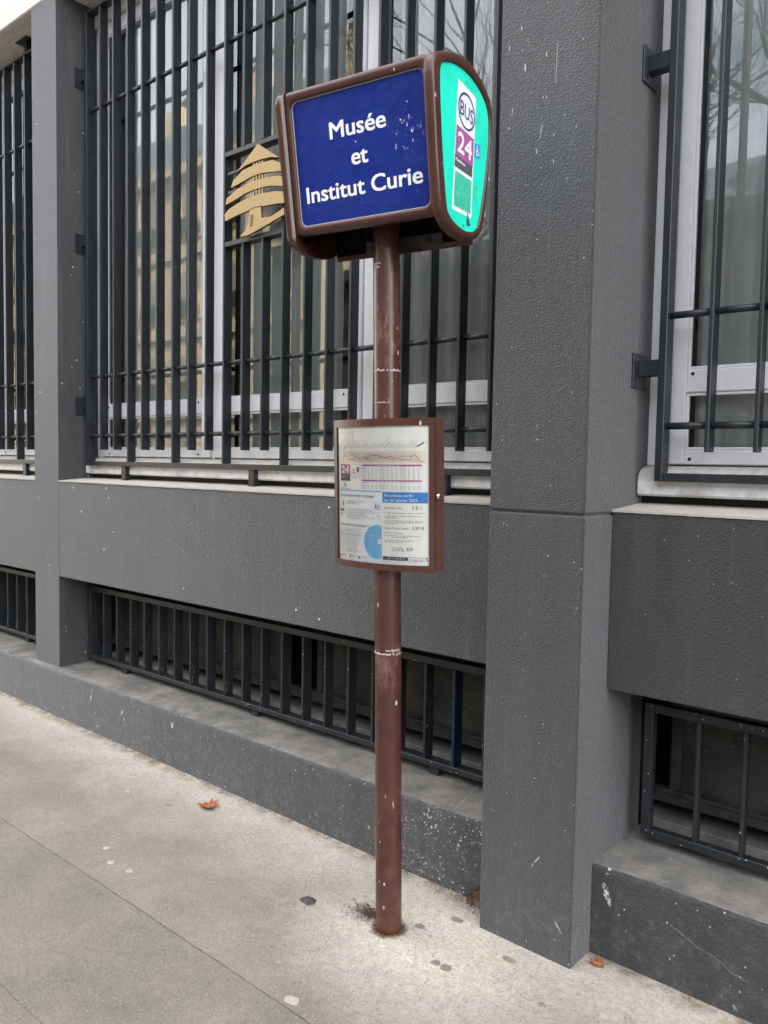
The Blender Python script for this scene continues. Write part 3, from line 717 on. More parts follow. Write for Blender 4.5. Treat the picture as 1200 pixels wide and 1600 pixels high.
# thin pale inner edge inside the frame
INB = rrect(-.2305, .2385, -.1815, .1785, .020)
n_ = len(INN); s_obj('pale_inner_edge', [(x, .0095, z) for x, z in INN] + [(x, .0105, z) for x, z in INB], [(j, (j + 1) % n_, n_ + (j + 1) % n_, n_ + j) for j in range(n_)], M_gum, face)
for body, x0, x1, base, cap in (('Musée', -.098, .107, .0525, .0485), ('et', -.025, .037, -.031, .0485), ('Institut Curie', -.205, .2195, -.1165, .0485)):
    uv, f = text_fit(body, x0 + .002, x1 - .002, base, cap); V = []; F = []
    for j in range(9):
        du, dv = .0015 * ((j % 3) - 1), .0009 * ((j // 3) - 1); k0 = len(V)
        V += [(u + du, .0105 - .00004 * j, v + dv) for u, v in uv]; F += [tuple(i + k0 for i in q) for q in f]
    s_obj('lettering', V, F, M_lett, face)

def chaikin(p, it=2):
    for _ in range(it):
        q = []
        for i in range(len(p)):
            a, b = p[i], p[(i + 1) % len(p)]
            q += [(a[0] * .75 + b[0] * .25, a[1] * .75 + b[1] * .25), (a[0] * .25 + b[0] * .75, a[1] * .25 + b[1] * .75)]
        p = q
    return p
def polar(p, c, n=72):
    """resample a closed outline by angle about c"""
    res = []
    for k in range(n):
        a = 2 * math.pi * k / n; d = (math.cos(a), math.sin(a)); best = 0
        for i in range(len(p)):
            x1, y1 = p[i][0] - c[0], p[i][1] - c[1]; x2, y2 = p[(i + 1) % len(p)][0] - c[0], p[(i + 1) % len(p)][1] - c[1]
            ex, ey = x2 - x1, y2 - y1; den = d[0] * ey - d[1] * ex
            if abs(den) < 1e-9: continue
            t = (x1 * ey - y1 * ex) / den; s = (x1 * d[1] - y1 * d[0]) / den
            if -1e-6 <= s <= 1 + 1e-6 and t > best: best = t
        res.append((c[0] + d[0] * best, c[1] + d[1] * best))
    return res
CAP = [(-.051, .18), (-.032, .200), (-.008, .210), (.028, .221), (.102, .231), (.166, .227), (.23, .200), (.282, .162), (.314, .122), (.306, .053), (.278, -.059), (.240, -.172), (.212, -.248), (.17, -.274), (.115, -.278), (.05, -.270), (.002, -.249), (-.038, -.216), (-.053, -.172), (-.053, .012)]
GRN = [(-.010, .17), (.012, .186), (.074, .198), (.149, .191), (.226, .165), (.290, .112), (.283, .014), (.234, -.124), (.191, -.224), (.166, -.249), (.117, -.254), (.053, -.240), (.005, -.215), (-.012, -.191), (-.015, -.009)]
CC = (.12, -.02)
cap_o = polar(chaikin(CAP), CC); cap_i = polar(chaikin(GRN), CC)
U1 = .285
def end_cap(side):
    ua, ub = (.262, U1 + .007) if side > 0 else (.250, .285)
    dd = .021 if side > 0 else .012
    def lp(outl, inset, u):
        res = []
        for p in outl:
            v = Vector((p[0] - CC[0], p[1] - CC[1])); v *= 1 - inset / v.length
            d = CC[0] + v.x + dd; res.append((side * u, d if side > 0 else max(d, -.006), CC[1] + v.y))
        return res
    loops = [lp(cap_o, 0, ua)] + [lp(cap_o, i, ub - y) for i, y in ROLL] + [lp(cap_i, -.006, ub), lp(cap_i, -.002, ub - .002), lp(cap_i, 0, ub - .005), lp(cap_i, 0, ub - .009)]
    vs, fs = loft(loops)
    fs.append(tuple(range(len(cap_o))))
    rim = s_obj('end_frame', vs, fs, M_brown, smooth=True)
    pan = s_obj('end_panel', [(side * (U1 if side > 0 else .278), p[0] + dd, p[1]) for p in cap_i], [tuple(range(len(cap_i)))], M_green)
    return pan
pan = end_cap(1); end_cap(-1)
# housing between the two ends
def body(u0, u1, k, mat, name):
    pr = [(CC[0] + (p[0] - CC[0]) * k, CC[1] + (p[1] - CC[1]) * k) for p in cap_o]
    pr = [(max(d, .034 if s > -.172 else .206), s) for d, s in pr]; n = len(pr)
    vs = [(u0, d, s) for d, s in pr] + [(u1, d, s) for d, s in pr]
    fs = [(j, (j + 1) % n, n + (j + 1) % n, n + j) for j in range(n)] + [tuple(range(n)), tuple(range(2 * n - 1, n - 1, -1))]
    return s_obj(name, vs, fs, mat)
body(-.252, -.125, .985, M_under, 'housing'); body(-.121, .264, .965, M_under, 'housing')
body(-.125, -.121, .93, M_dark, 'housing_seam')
def lip(u0, u1):
    vs = [(u, d, q) for u in (u0, u1) for d, q in ((.2045, -.284), (.2045, -.268), (.214, -.268), (.214, -.284))]
    s_obj('housing_lip', vs, [(0, 1, 2, 3), (4, 7, 6, 5), (0, 4, 5, 1), (1, 5, 6, 2), (2, 6, 7, 3), (3, 7, 4, 0)], M_brown)
lip(-.249, -.126); lip(-.120, .263)
def under_strip(u0, u1, s0, s1):
    vs = [(u, d, q) for u in (u0, u1) for d in (.198, .2065) for q in (s0, s1)]
    return s_obj('fixing_rail', vs, [(0, 1, 3, 2), (4, 6, 7, 5), (0, 4, 5, 1), (2, 3, 7, 6), (0, 2, 6, 4), (1, 5, 7, 3)], M_steel)
RS0, RS1 = -.270, -.236
fr_ = under_strip(.0, .165, RS0, RS1); under_strip(-.122, -.075, RS0, RS1)
for u in (.118, -.088): link('bolt', tube_me('bolt', SM @ Vector((u, .199, (RS0 + RS1) / 2)), SM @ Vector((u, .192, (RS0 + RS1) / 2)), .009, 8), M_dark, fr_)

# printing on the turquoise end panel: (depth d, height s) seen from the +u side
def e_quad(pts, mat, lift, parent=pan, name='label_print'):
    return s_obj(name, [(U1 + lift, d + .021, s) for d, s in pts], [tuple(range(len(pts)))], mat, parent)
WT, WB = [(.104, .163), (.212, .129)], [(.028, -.194), (.145, -.214)]
def onlab(a, b):
    """a across 0..1, b down 0..1 of the white label"""
    tl, tr = Vector(WT[0]), Vector(WT[1]); bl, br = Vector(WB[0]), Vector(WB[1])
    t = tl.lerp(tr, a); q = bl.lerp(br, a); r = t.lerp(q, b); return (r.x, r.y)
def lab_quad(a0, a1, b0, b1, mat, lift): return e_quad([onlab(a0, b0), onlab(a1, b0), onlab(a1, b1), onlab(a0, b1)], mat, lift)
lab_quad(0, 1, 0, 1, M_lett, .0006)
lab_quad(.03, .96, .345, .575, M_plum, .0012)
lab_quad(.02, .94, .575, .665, M_slate, .0012)
lab_quad(.07, .93, .695, .965, M_green2, .0012)
def lab_text(body_, a0, a1, b0, b1, mat, lift, bold=0.0, xh=1.0):
    uv, f = text_fit(body_, 0, 1, 0, 1)
    n = 5 if bold else 1; V = []; F = []
    for j in range(n):
        du, dv = ((0, 0), (1, 0), (-1, 0), (0, 1), (0, -1))[j]
        k0 = len(V)
        for u, v in uv:
            d, h_ = onlab(a0 + (a1 - a0) * (u + du * bold * .6), b1 + (b0 - b1) * (v + dv * bold * .9)); V.append((U1 + lift + .00004 * j, d + .021, h_))
        F += [tuple(i + k0 for i in q) for q in f]
    s_obj('lettering', V, F, mat, pan)
# round emblem of the bus network
cx, cz = onlab(.52, .185); n_ = 40
ro = [(math.cos(2 * math.pi * i / n_), math.sin(2 * math.pi * i / n_)) for i in range(n_)]
vs = []
for k in (1.0, .875):
    for x, y in ro: d, h_ = onlab(.52 + .455 * k * x, .185 - .142 * k * y); vs.append((U1 + .0012, d + .021, h_))
s_obj('ring_emblem', vs, [(j, (j + 1) % n_, n_ + (j + 1) % n_, n_ + j) for j in range(n_)], M_navyink, pan)
lab_text('BUS', .17, .87, .125, .243, M_navyink, .0014, .01)
lab_text('24', .12, .86, .375, .535, M_lett, .0018, .035)
lab_text('Panthéon', .06, .55, .592, .617, M_lett, .0018, .02)
# wheelchair pictogram
wq = [(.190, .003), (.226, .000), (.219, -.040), (.184, -.036)]
e_quad(wq, M_azure, .0006)
def onw(a, b):
    t = Vector(wq[0]).lerp(Vector(wq[1]), a); q = Vector(wq[3]).lerp(Vector(wq[2]), a); r = t.lerp(q, b); return (r.x, r.y)
def w_poly(pts): e_quad([onw(a, b) for a, b in pts], M_lett, .0012, name='pictogram')
w_poly([(.45 + .08 * math.cos(t * .628), .18 + .08 * math.sin(t * .628)) for t in range(10)])
w_poly([(.40, .28), (.50, .28), (.53, .55), (.43, .55)]); w_poly([(.43, .50), (.70, .50), (.70, .58), (.43, .58)]); w_poly([(.66, .55), (.74, .55), (.84, .80), (.76, .83)]); w_poly([(.45, .37), (.66, .37), (.66, .43), (.45, .43)])
vs = []
for k in (1., .70):
    for i in range(15):
        t = R_(20 + 250 * i / 14); d, h_ = onw(.46 + .24 * k * math.cos(t), .64 + .24 * k * math.sin(t)); vs.append((U1 + .0012, d + .021, h_))
s_obj('pictogram', vs, [(j, j + 1, 15 + j + 1, 15 + j) for j in range(14)], M_lett, pan)
# faint patches where older labels were removed
M_ghost = plain('faded_turquoise', (.03, .66, .44), .5)
e_quad([(.205, .100), (.237, .090), (.233, .045), (.200, .055)], M_ghost, .0004, name='label_ghost'); e_quad([(.166, -.115), (.197, -.120), (.189, -.165), (.158, -.158)], M_ghost, .0004, name='label_ghost')
s_obj('scorch_mark', [(U1 + .0014, d + .021, q) for d, q in ((.121, -.196), (.133, -.225), (.137, -.236), (.112, -.234), (.114, -.222))], [(0, 1, 2, 3, 4)], M_slate, pan)
for d, s in ((.155, .165), (.092, -.235)): link('rivet', tube_me('rivet', SM @ Vector((U1, d + .021, s)), SM @ Vector((U1 + .003, d + .021, s)), .004, 8), M_green2, pan)

# ---------------- timetable case
PC = Vector((-1.692, -.4363, 1.4541))
PRm = Matrix(((.9959, -.0906, -.0066), (.0904, .9955, -.0288), (.0092, .0281, .9996)))
PM = PRm.to_4x4(); PM.translation = PC
PW, PH, SAG, RAD = .3928, .4766, .05, .41067
HA = .20476; YC = RAD - SAG
def cyl(s, v, off=0.0):
    a = s / RAD; return ((RAD + off) * math.sin(a), YC - (RAD + off) * math.cos(a), v)
def p_obj(name, vs, fs, mat, parent=None, smooth=False):
    return link(name, mesh(name, [PM @ Vector(v) for v in vs], fs, smooth), mat, parent if parent is not None else bs)
def curved(name, s0, s1, v0, v1, off, mat, parent=None, n=None, thick=None, v0b=None):
    n = n or max(1, int(abs(s1 - s0) / .012)); vs = []; fs = []
    for i in range(n + 1):
        s = s0 + (s1 - s0) * i / n; vs += [cyl(s, v0, off), cyl(s, v1, off)]
        if thick: vs += [cyl(s, v0, off - thick), cyl(s, v1, off - thick)]
    st_ = 4 if thick else 2
    for i in range(n):
        a, b = st_ * i, st_ * (i + 1); fs.append((a, b, b + 1, a + 1))
        if thick: fs += [(a + 2, a + 3, b + 3, b + 2), (a + 1, b + 1, b + 3, a + 3), (a, a + 2, b + 2, b)]
    if thick: fs += [(0, 1, 3, 2), (st_ * n, st_ * n + 2, st_ * n + 3, st_ * n + 1)]
    return p_obj(name, vs, fs, mat, parent, False)
h = PH / 2
# body behind the door: curved front, flat back, with the seam between door and back box
def case_body(u_in, y_front_off, y_back, name, mat):
    n = 16; vs = []
    for z in (-h + .001, h - .001):
        for i in range(n + 1):
            s = -HA + 2 * HA * i / n; x, y, _ = cyl(s, 0, y_front_off); vs.append((max(-PW / 2 + u_in, min(PW / 2 - u_in, x)), y, z))
        vs += [(PW / 2 - u_in, y_back, z), (-PW / 2 + u_in, y_back, z)]
    m = n + 3; fs = [(j, (j + 1) % m, m + (j + 1) % m, m + j) for j in range(m)] + [tuple(range(m))[::-1], tuple(range(m, 2 * m))]
    return p_obj(name, vs, fs, mat)
case = case_body(.0, -.030, .056, 'case_body', M_brown)
case_body(.004, -.022, .010, 'case_seam', M_dark)
# door frame: four curved members, 1 mm shadow joint to the body
door = curved('door_frame', -HA, HA, .2150, h, .0, M_brown, bs, 18, .022)
curved('door_frame', -HA, HA, -h, -.2183, .0, M_brown, bs, 18, .022)
curved('door_frame', -HA, -.1835, -.2183, .2150, .0, M_brown, bs, 2, .022); curved('door_frame', .1872, HA, -.2183, .2150, .0, M_brown, bs, 2, .022)
paper = curved('poster', -.1835, .1872, -.2183, .2150, -.008, M_paper, bs, 24)
def P(s0, s1, v0, v1, mat, lift, name='print'): return curved(name, s0, s1, v0, v1, -.008 + lift, mat, paper)
def PT(body_, s0, s1, base, cap, mat, lift, bold=0.0):
    uv, f = text_fit(body_, s0, s1, base, cap); V = []; F = []
    for j in range(5 if bold > 0 else 1):
        du, dv = ((0, 0), (1, 0), (-1, 0), (0, 1), (0, -1))[j]; k0 = len(V)
        V += [cyl(u + du * bold * cap, v + dv * bold * cap * .7, -.008 + lift + .00004 * j) for u, v in uv]; F += [tuple(i + k0 for i in q) for q in f]
    p_obj('lettering', V, F, mat, paper)
class Ink:
    """many small printed marks joined into one part"""
    def __init__(s): s.v = []; s.f = []
    def quad(s, pts, lift=.0014):
        k = len(s.v); s.v += [cyl(a, b, -.008 + lift) for a, b in pts]; s.f.append(tuple(range(k, k + len(pts))))
    def rect(s, a, b, c, d, lift=.0014): s.quad([(a, c), (b, c), (b, d), (a, d)], lift)
    def line(s, a, b, w, lift=.0014):
        dx, dy = b[0] - a[0], b[1] - a[1]; l = math.hypot(dx, dy) or 1; nx, ny = -dy / l * w / 2, dx / l * w / 2
        s.quad([(a[0] - nx, a[1] - ny), (b[0] - nx, b[1] - ny), (b[0] + nx, b[1] + ny), (a[0] + nx, a[1] + ny)], lift)
    def words(s, a, b, v, hh, slant=0.0, lift=.0014):
        x = a
        while x < b - .003:
            w = min(random.uniform(.004, .013), b - x); k = (x - a) * slant
            n = max(1, int(w / .0022))
            for i in range(n):
                hx = hh * random.choice((1, 1, .72, .72, 1.25)); s.rect(x + i * .0022, x + i * .0022 + .0015, v + k, v + k + hx, lift)
            x += w + .0022
    def put(s, name, mat):
        o = p_obj(name, s.v, s.f, mat, paper); o['kind'] = 'stuff'; return o
P(-.1825, .1862, .0125, .2140, M_cream, .0004, 'timetable_sheet'); P(.0268, .1845, -.2128, .0102, M_cream, .0008, 'fare_sheet')
ink, pale, red = Ink(), Ink(), Ink()
# line map
ink.line((-.1634, .1984), (-.098, .1988), .0009); ink.line((-.0954, .193), (-.0956, .161), .0009)
for k in range(14):
    t = 2 * math.pi * k / 14; t2 = 2 * math.pi * (k + 1) / 14
    ink.line((-.0952 + .0032 * math.cos(t), .1985 + .0052 * math.sin(t)), (-.0952 + .0032 * math.cos(t2), .1985 + .0052 * math.sin(t2)), .0007)
P(-.1575, .1755, .0990, .1365, M_peach, .0008, 'map_print')
for i in range(44):
    s = -.144 + .0067 * i; l = random.choice((.009, .012, .014, .017, .020, .024)) * (1.35 if i in (22, 25, 39) else 1)
    (ink if i % 3 == 0 else pale).line((s, .1465), (s + l * .95, .1465 + l), .0009)
    pale.line((s - .002, .1455), (s - .002, random.uniform(.108, .128)), .0005)
ink.line((.148, .150), (.172, .163), .0042); ink.line((-.146, .1435), (-.138, .1525), .0028)
pts = [(-.150, .112), (-.141, .124), (-.128, .117), (-.120, .110), (-.095, .110), (-.080, .121), (-.064, .113), (-.050, .119), (-.030, .112), (-.012, .125), (.020, .122), (.045, .115), (.062, .121), (.072, .112), (.086, .116), (.092, .110), (.128, .110), (.140, .128), (.150, .116), (.160, .1045), (.168, .103)]
for a, b in zip(pts[:-1], pts[1:]): red.line(a, b, .0017)
pts2 = [(-.150, .108), (-.06, .107), (-.045, .114), (-.01, .108), (.03, .119), (.06, .110), (.075, .109)]
for a, b in zip(pts2[:-1], pts2[1:]): red.line(a, b, .0011)
red.line((-.168, .0972), (.1755, .0992), .0011)
for cxr, cvr in ((.055, .118), (.070, .112), (.128, .121), (-.03, .118)):
    for k in range(10):
        t, t2 = k * .628, (k + 1) * .628; red.line((cxr + .004 * math.cos(t), cvr + .005 * math.sin(t)), (cxr + .004 * math.cos(t2), cvr + .005 * math.sin(t2)), .0008)
for k in range(40): pale.words(random.uniform(-.15, .16), random.uniform(-.14, .172), random.uniform(.101, .133), .0012)
# timetable block
P(-.1680, -.1107, .0620, .0945, M_plum, .0008); P(-.1682, -.1108, .0408, .0620, M_slate, .0008)
PT('24', -.161, -.117, .0668, .0235, M_lett, .0014, .05)
PT('Panthéon', -.164, -.140, .0535, .0042, M_lett, .0014)
ink.line((-.147, .022), (-.147, .036), .001); ink.line((-.147, .036), (-.133, .036), .001); ink.line((-.133, .036), (-.133, .022), .001); ink.line((-.133, .022), (-.147, .022), .001); ink.rect(-.144, -.137, .026, .031)
ink.words(-.167, -.112, .0145, .003)
for a, b, c, d in ((-.1046, -.0592, .0945, .0945), (-.1046, -.0592, .0615, .0615)): ink.line((a, c), (b, d), .0006)
ink.line((-.1046, .0615), (-.1046, .0945), .0006); ink.line((-.0592, .0615), (-.0592, .0945), .0006)
for k in range(3): ink.rect(-.099, -.089 + .002 * k, .079 - .006 * k, .0815 - .006 * k)
ink.rect(-.086, -.082, .0765, .0785); ink.rect(-.078, -.0655, .070, .087, .0012); pale.words(-.099, -.064, .065, .003); pale.words(-.100, -.060, .0535, .0028); pale.words(-.100, -.072, .0485, .0028)
P(-.0533, .1644, .0898, .0950, M_plum, .0008); P(-.0537, .1642, .0418, .0465, M_plum, .0008)
white = Ink(); white.words(.005, .095, .0912, .0022); white.words(.005, .095, .0428, .0021); white.put('fine_print', M_lett)
for blk in ((.0888, .086, 1), (.0835, .050, 10), (.0392, .036, 1), (.0315, .020, 4)):
    for r in range(blk[2]):
        v = blk[0] - .0034 * (r + 1) - (0 if blk[2] > 1 else -.001)
        for g in range(3):
            s0 = -.0525 + .0735 * g
            (ink if r == 0 else pale).words(s0, s0 + .021, v, .0018)
            for q in range(3): pale.words(s0 + .026 + .0155 * q, s0 + .034 + .0155 * q, v, .0018)
    pale.line((-.0533, blk[1]), (.1642, blk[1]), .0004)
# left sheet: travel advice
P(-.1776, .0265, .0080, .0118, M_sky, .0006)
PT('Conseils pour bien voyager', -.172, .0004, -.0095, .0098, M_ink, .0014, -.004)
PT('Votre titre de transport', -.1717, -.024, -.1055, .0098, M_ink, .0014, -.004)
for v, w in ((-.024, .09), (-.029, .07), (-.0335, .05)): pale.words(-.130, -.130 + w, v, .0026)
for k in range(7): pale.words(-.130, -.130 + random.uniform(.09, .135) * (.6 if k == 6 else 1), -.0505 - .0052 * k, .0026)
for v0 in (-.022, -.050):
    for a, b in (((-.172, v0), (-.148, v0)), ((-.148, v0), (-.148, v0 - .022)), ((-.148, v0 - .022), (-.172, v0 - .022)), ((-.172, v0 - .022), (-.172, v0))): pale.line(a, b, .0007)
ink.rect(-.157, -.151, -.040, -.026); ink.rect(-.172, -.148, -.058, -.051); ink.rect(-.168, -.162, -.068, -.062)
for (a, b) in ((-.003, .0262),):
    for v0 in (-.026, -.056):
        for p, q in (((a, v0), (b, v0)), ((a, v0), (a, v0 - .022)), ((a, v0 - .022), (b, v0 - .022))): pale.line(p, q, .0006)
ink.rect(.002, .006, -.042, -.031); ink.line((.011, -.064), (.018, -.074), .0022)
blue = Ink()
for k in range(12):
    t, t2 = k * .5236, (k + 1) * .5236; blue.line((.015 + .006 * math.cos(t), -.040 + .006 * math.sin(t)), (.015 + .006 * math.cos(t2), -.040 + .006 * math.sin(t2)), .002)
blue.put('pictogram', M_azure)
for k in range(15):
    w = .125 if k < 3 else (.115 if k < 7 else .108); (ink if k in (3, 4) else pale).words(-.1715, -.1715 + w * random.uniform(.82, 1), -.1155 - .0054 * k, .0026)
for a in (-.171, -.118, -.072): ink.rect(a, a + .007, -.2085, -.2005); pale.words(a + .011, a + .038, -.2045, .004)
# blue disc cut by the fare sheet
pd = []; fd = []; cxd, cvd, rd = .0085, -.1505, .0545
for k in range(25):
    a = cxd - rd + (.0262 - cxd + rd) * (k / 24) ** 1.6; hh = math.sqrt(max(0, rd * rd - (a - cxd) ** 2)); pd += [(a, cvd - hh), (a, cvd + hh)]
    if k: fd.append((2 * k - 2, 2 * k, 2 * k + 1, 2 * k - 1))
p_obj('blue_disc', [cyl(a, b, -.0074) for a, b in pd], fd, M_sky, paper)
w2 = Ink(); w2.words(-.030, .024, -.131, .0032); w2.quad([(.011, -.140), (.0258, -.140), (.0258, -.156), (.011, -.156)]); w2.put('fine_print', M_lett)
# right sheet: fares
P(.0302, .1833, -.0245, .0092, M_azure, .0012)
PT('Nouveaux tarifs', .0378, .1345, -.0052, .0092, M_lett, .0018, .022)
PT('au 1er janvier 2025', .0378, .150, -.0200, .0092, M_lett, .0018, .022)
PT('Ticket Bus-Tram', .0354, .1000, -.0440, .0078, M_ink, .0018)
PT('2 €', .1325, .1515, -.0440, .0100, M_slate, .0018, .012); pale.words(.1545, .168, -.0375, .0024, 0, .0018); pale.words(.1545, .170, -.0435, .0024, 0, .0018)
PT("Ticket d'accès à bord", .0352, .1202, -.1068, .0078, M_ink, .0018)
PT('2,50 €', .1323, .1715, -.1062, .0100, M_slate, .0018, .012)
for v in (-.050, -.113): pale.line((.035, v), (.181, v), .0005, .0018)
for v, a, b in ((-.0575, .035, .18), (-.067, .039, .178), (-.072, .039, .09), (-.0815, .039, .17), (-.0865, .039, .176), (-.0915, .039, .085), (-.120, .035, .108), (-.1285, .039, .164), (-.1335, .064, .12), (-.1435, .039, .136), (-.1485, .039, .105), (-.166, .064, .103), (-.1705, .064, .106), (-.175, .064, .110)): ink.words(a, b, v, .0026, 0, .0018)
ar = Ink()
for k in range(3):
    s = .115 + .0072 * k; ar.line((s, -.163), (s + .0042, -.168), .0022, .0018); ar.line((s, -.173), (s + .0042, -.168), .0022, .0018)
ar.put('arrow_print', M_navyink)
P(.0302, .1818, -.2048, -.1935, M_slate, .0014); P(.1187, .1781, -.2110, -.1950, M_paper, .0018)
for k in range(22): ink.rect(.1225 + .0023 * k, .1225 + .0023 * k + random.choice((.0006, .0012)), -.2075, -.1985, .0022)
w3 = Ink(); w3.words(.048, .108, -.2005, .003, 0, .0018); w3.put('fine_print', M_lett)
pale.words(.032, .062, -.2095, .0018, 0, .0018)
ink.put('fine_print', M_ink); pale.put('fine_print', M_ink2); red.put('route_print', M_red)
curved('door_glass', -.1835, .1872, -.2183, .2150, -.003, M_doorglass, bs, 24)
lk = link('lock', tube_me('lock', PM @ Vector((PW / 2 - .002, .013, -.0024)), PM @ Vector((PW / 2 + .012, .013, -.0024)), .010, 16, .008), M_chrome, bs)
link('keyhole', tube_me('keyhole', PM @ Vector((PW / 2 + .011, .013, -.0024)), PM @ Vector((PW / 2 + .0125, .013, -.0024)), .003, 8), M_dark, lk)

# ================================================================== SMALL THINGS ON THE GROUND
def blob_me(name, r, hgt, seed, ax=1.0, n=16):
    vs = [(0, 0, hgt)]; fs = []
    for k, kk in ((0, .6), (1, 1.0)):
        for i in range(n):
            a = 2 * math.pi * i / n; rr = r * kk * (1 + .35 * noise.noise((math.cos(a) * 1.3, math.sin(a) * 1.3, seed)))
            vs.append((rr * math.cos(a) * ax, rr * math.sin(a), hgt * (.85 if k == 0 else 0)))
    for i in range(n):
        j = (i + 1) % n; fs += [(0, 1 + i, 1 + j), (1 + i, 1 + n + i, 1 + n + j, 1 + j)]
    return mesh(name, vs, fs, True)
for i, (x, y, r, mt, ax) in enumerate(((-2.841, -.732, .013, M_gum, 1.2), (-2.728, -.78, .014, M_gum, 1.2), (-2.618, -.77, .012, M_gum, 1.4), (-3.264, -.371, .012, M_gum, 1.2), (-1.64, -.86, .019, M_gum, 1.3),
        (-1.439, -.439, .015, M_gumd, 1.2), (-1.40, -.438, .017, M_gumd, 1.3), (-1.528, -.20, .017, M_gumd, 1.5), (-1.597, -.316, .016, M_gumd, 1.3), (-1.096, -.391, .012, M_gumd, 1.1), (-.941, -.312, .012, M_gum, 1.1),
        (-1.28, -.27, .016, M_gumd, 1.6), (-2.05, -.62, .012, M_gumd, 1.2), (-3.0, -.33, .015, M_gumd, 1.4), (-2.35, -.97, .011, M_gumd, 1.2), (-1.95, -1.1, .012, M_gumd, 1.2))):
    o = link('gum_spot', blob_me('gum_spot', r, .0016, i, ax), mt, pav); o.matrix_basis = Matrix.Translation((x, y, gz(x) - .0002))
def leaf(name, loc, size, rot, mat, label, curl=1.0, seed=0, tilt=(0, 0), group=None):
    lob = [(0, 0), (.10, -.05), (.30, -.18), (.24, -.02), (.46, -.08), (.50, .10), (.40, .20), (.56, .34), (.40, .42), (.34, .40), (.36, .62), (.22, .70), (.14, .58), (.06, .86), (0, 1.0)]
    pts = lob + [(-x * (.9 + .15 * random.random()), y * (.95 + .1 * random.random())) for x, y in reversed(lob[1:-1])]
    root = empty(name, loc, label, 'leaf', group)
    bm = bmesh.new(); c = bm.verts.new((0, .38, 0)); vs = [bm.verts.new((x, y, 0)) for x, y in pts]
    for i in range(len(vs)): bm.faces.new((c, vs[i], vs[(i + 1) % len(vs)]))
    bmesh.ops.subdivide_edges(bm, edges=bm.edges[:], cuts=2)
    for v in bm.verts:
        x, y = v.co.x, v.co.y; nn = noise.noise((x * 3, y * 3, seed))
        v.co.z = curl * (.75 * x * x + .35 * (y - .4) ** 2 + .16 * nn) + .02
        v.co.x *= 1 - .25 * curl * abs(y - .3); v.co += Vector((0, 0, 0))
    bmesh.ops.solidify(bm, geom=bm.faces[:], thickness=.006)
    me = bpy.data.meshes.new('blade'); bm.to_mesh(me); bm.free()
    zmin = min(v.co.z for v in me.vertices)
    mw = Matrix.Translation(loc) @ Matrix.Rotation(R_(rot), 4, 'Z') @ Matrix.Rotation(R_(tilt[0]), 4, 'X') @ Matrix.Rotation(R_(tilt[1]), 4, 'Y') @ Matrix.Scale(size, 4)
    lo = min((mw @ v.co).z for v in me.vertices); mw = Matrix.Translation((0, 0, loc[2] - lo + .0005)) @ mw
    for v in me.vertices: v.co = mw @ v.co
    link('blade', me, mat, root)
    p, q = mw @ Vector((0, .02, .03 * curl + .02)), mw @ Vector((.06, -.38, .05))
    q.z = max(q.z, loc[2] + .002); link('stalk', tube_me('stalk', p, q, .0012, 5), mat, root)
    return root
GL = 'dead leaves blown against the wall'
leaf('fallen_leaf', (-2.83, -.215, gz(-2.83)), .085, 118, M_leafo, 'curled orange dead leaf on the pavement, left of the bus stop pole', .8, 3, group=GL)
leaf('fallen_leaf', (-1.535, -.085, gz(-1.56)), .072, 20, M_leafb, 'crumpled brown dead leaf standing in the corner of the big pillar', 1.2, 5, (62, 15), GL)
leaf('fallen_leaf', (-1.075, -.10, gz(-1.07)), .045, 250, M_leafo, 'small bright orange leaf in the corner right of the big pillar', .6, 7, group=GL)
leaf('fallen_leaf', (-.925, .17 + .075, LED + .006), .035, 40, M_leafb, 'tiny brown leaf on the ledge behind the right basement grille', .8, 11, group=GL)
# crushed grey scrap
d_ = blob_me('litter_scrap', .026, .010, 31, 1.2, 22)
for v in d_.vertices: v.co += Vector((.006 * noise.noise((v.co.x * 130, v.co.y * 130, 1)), .006 * noise.noise((v.co.x * 130, v.co.y * 130, 7)), abs(.007 * noise.noise((v.co.x * 160, v.co.y * 160, 3)))))
o = link('litter_scrap', d_, M_debris); o.location = (-1.98, -.461, gz(-1.98)); tag(o, 'crushed dark grey scrap on the pavement left of the pole foot', 'litter')
cb = link('cigarette_end', tube_me('cigarette_end', (-1.514, -.488, gz(-1.5) + .004), (-1.488, -.494, gz(-1.5) + .004), .004, 10), M_cig)
tag(cb, 'flattened yellowish cigarette end on the pavement in front of the pole', 'cigarette end')
# loose soil and grit
def crumbs(name, pts, mat, kind='stuff'):
    vs = []; fs = []
    for x, y, r, z in pts:
        k = len(vs); a = random.random() * 6.28
        vs += [(x + r * math.cos(a), y + r * math.sin(a), z), (x + r * math.cos(a + 2.1), y + r * math.sin(a + 2.1), z), (x + r * math.cos(a + 4.2), y + r * math.sin(a + 4.2), z), (x, y, z + r * 1.1)]
        fs += [(k, k + 1, k + 3), (k + 1, k + 2, k + 3), (k + 2, k, k + 3)]
    return tag(link(name, mesh(name, vs, fs), mat), kind=kind)
pts = []
for i in range(900):
    a = random.random() * 6.28; r = abs(random.gauss(0, .045)); x, y = -1.765 + r * math.cos(a) * 1.15, -.372 + r * math.sin(a) * .8
    pts.append((x, y, random.uniform(.0008, .0034), gz(x)))
for i in range(420):
    a = random.random() * 6.28; r = PR + abs(random.gauss(0, .009)); x, y = B.x + r * math.cos(a), B.y + r * math.sin(a); pts.append((x, y, random.uniform(.0008, .0032), gz(x)))
tag(crumbs('soil_crumbs', pts, M_soil), 'dry brown soil crumbs heaped round the foot of the bus stop pole', 'soil')
pts = []
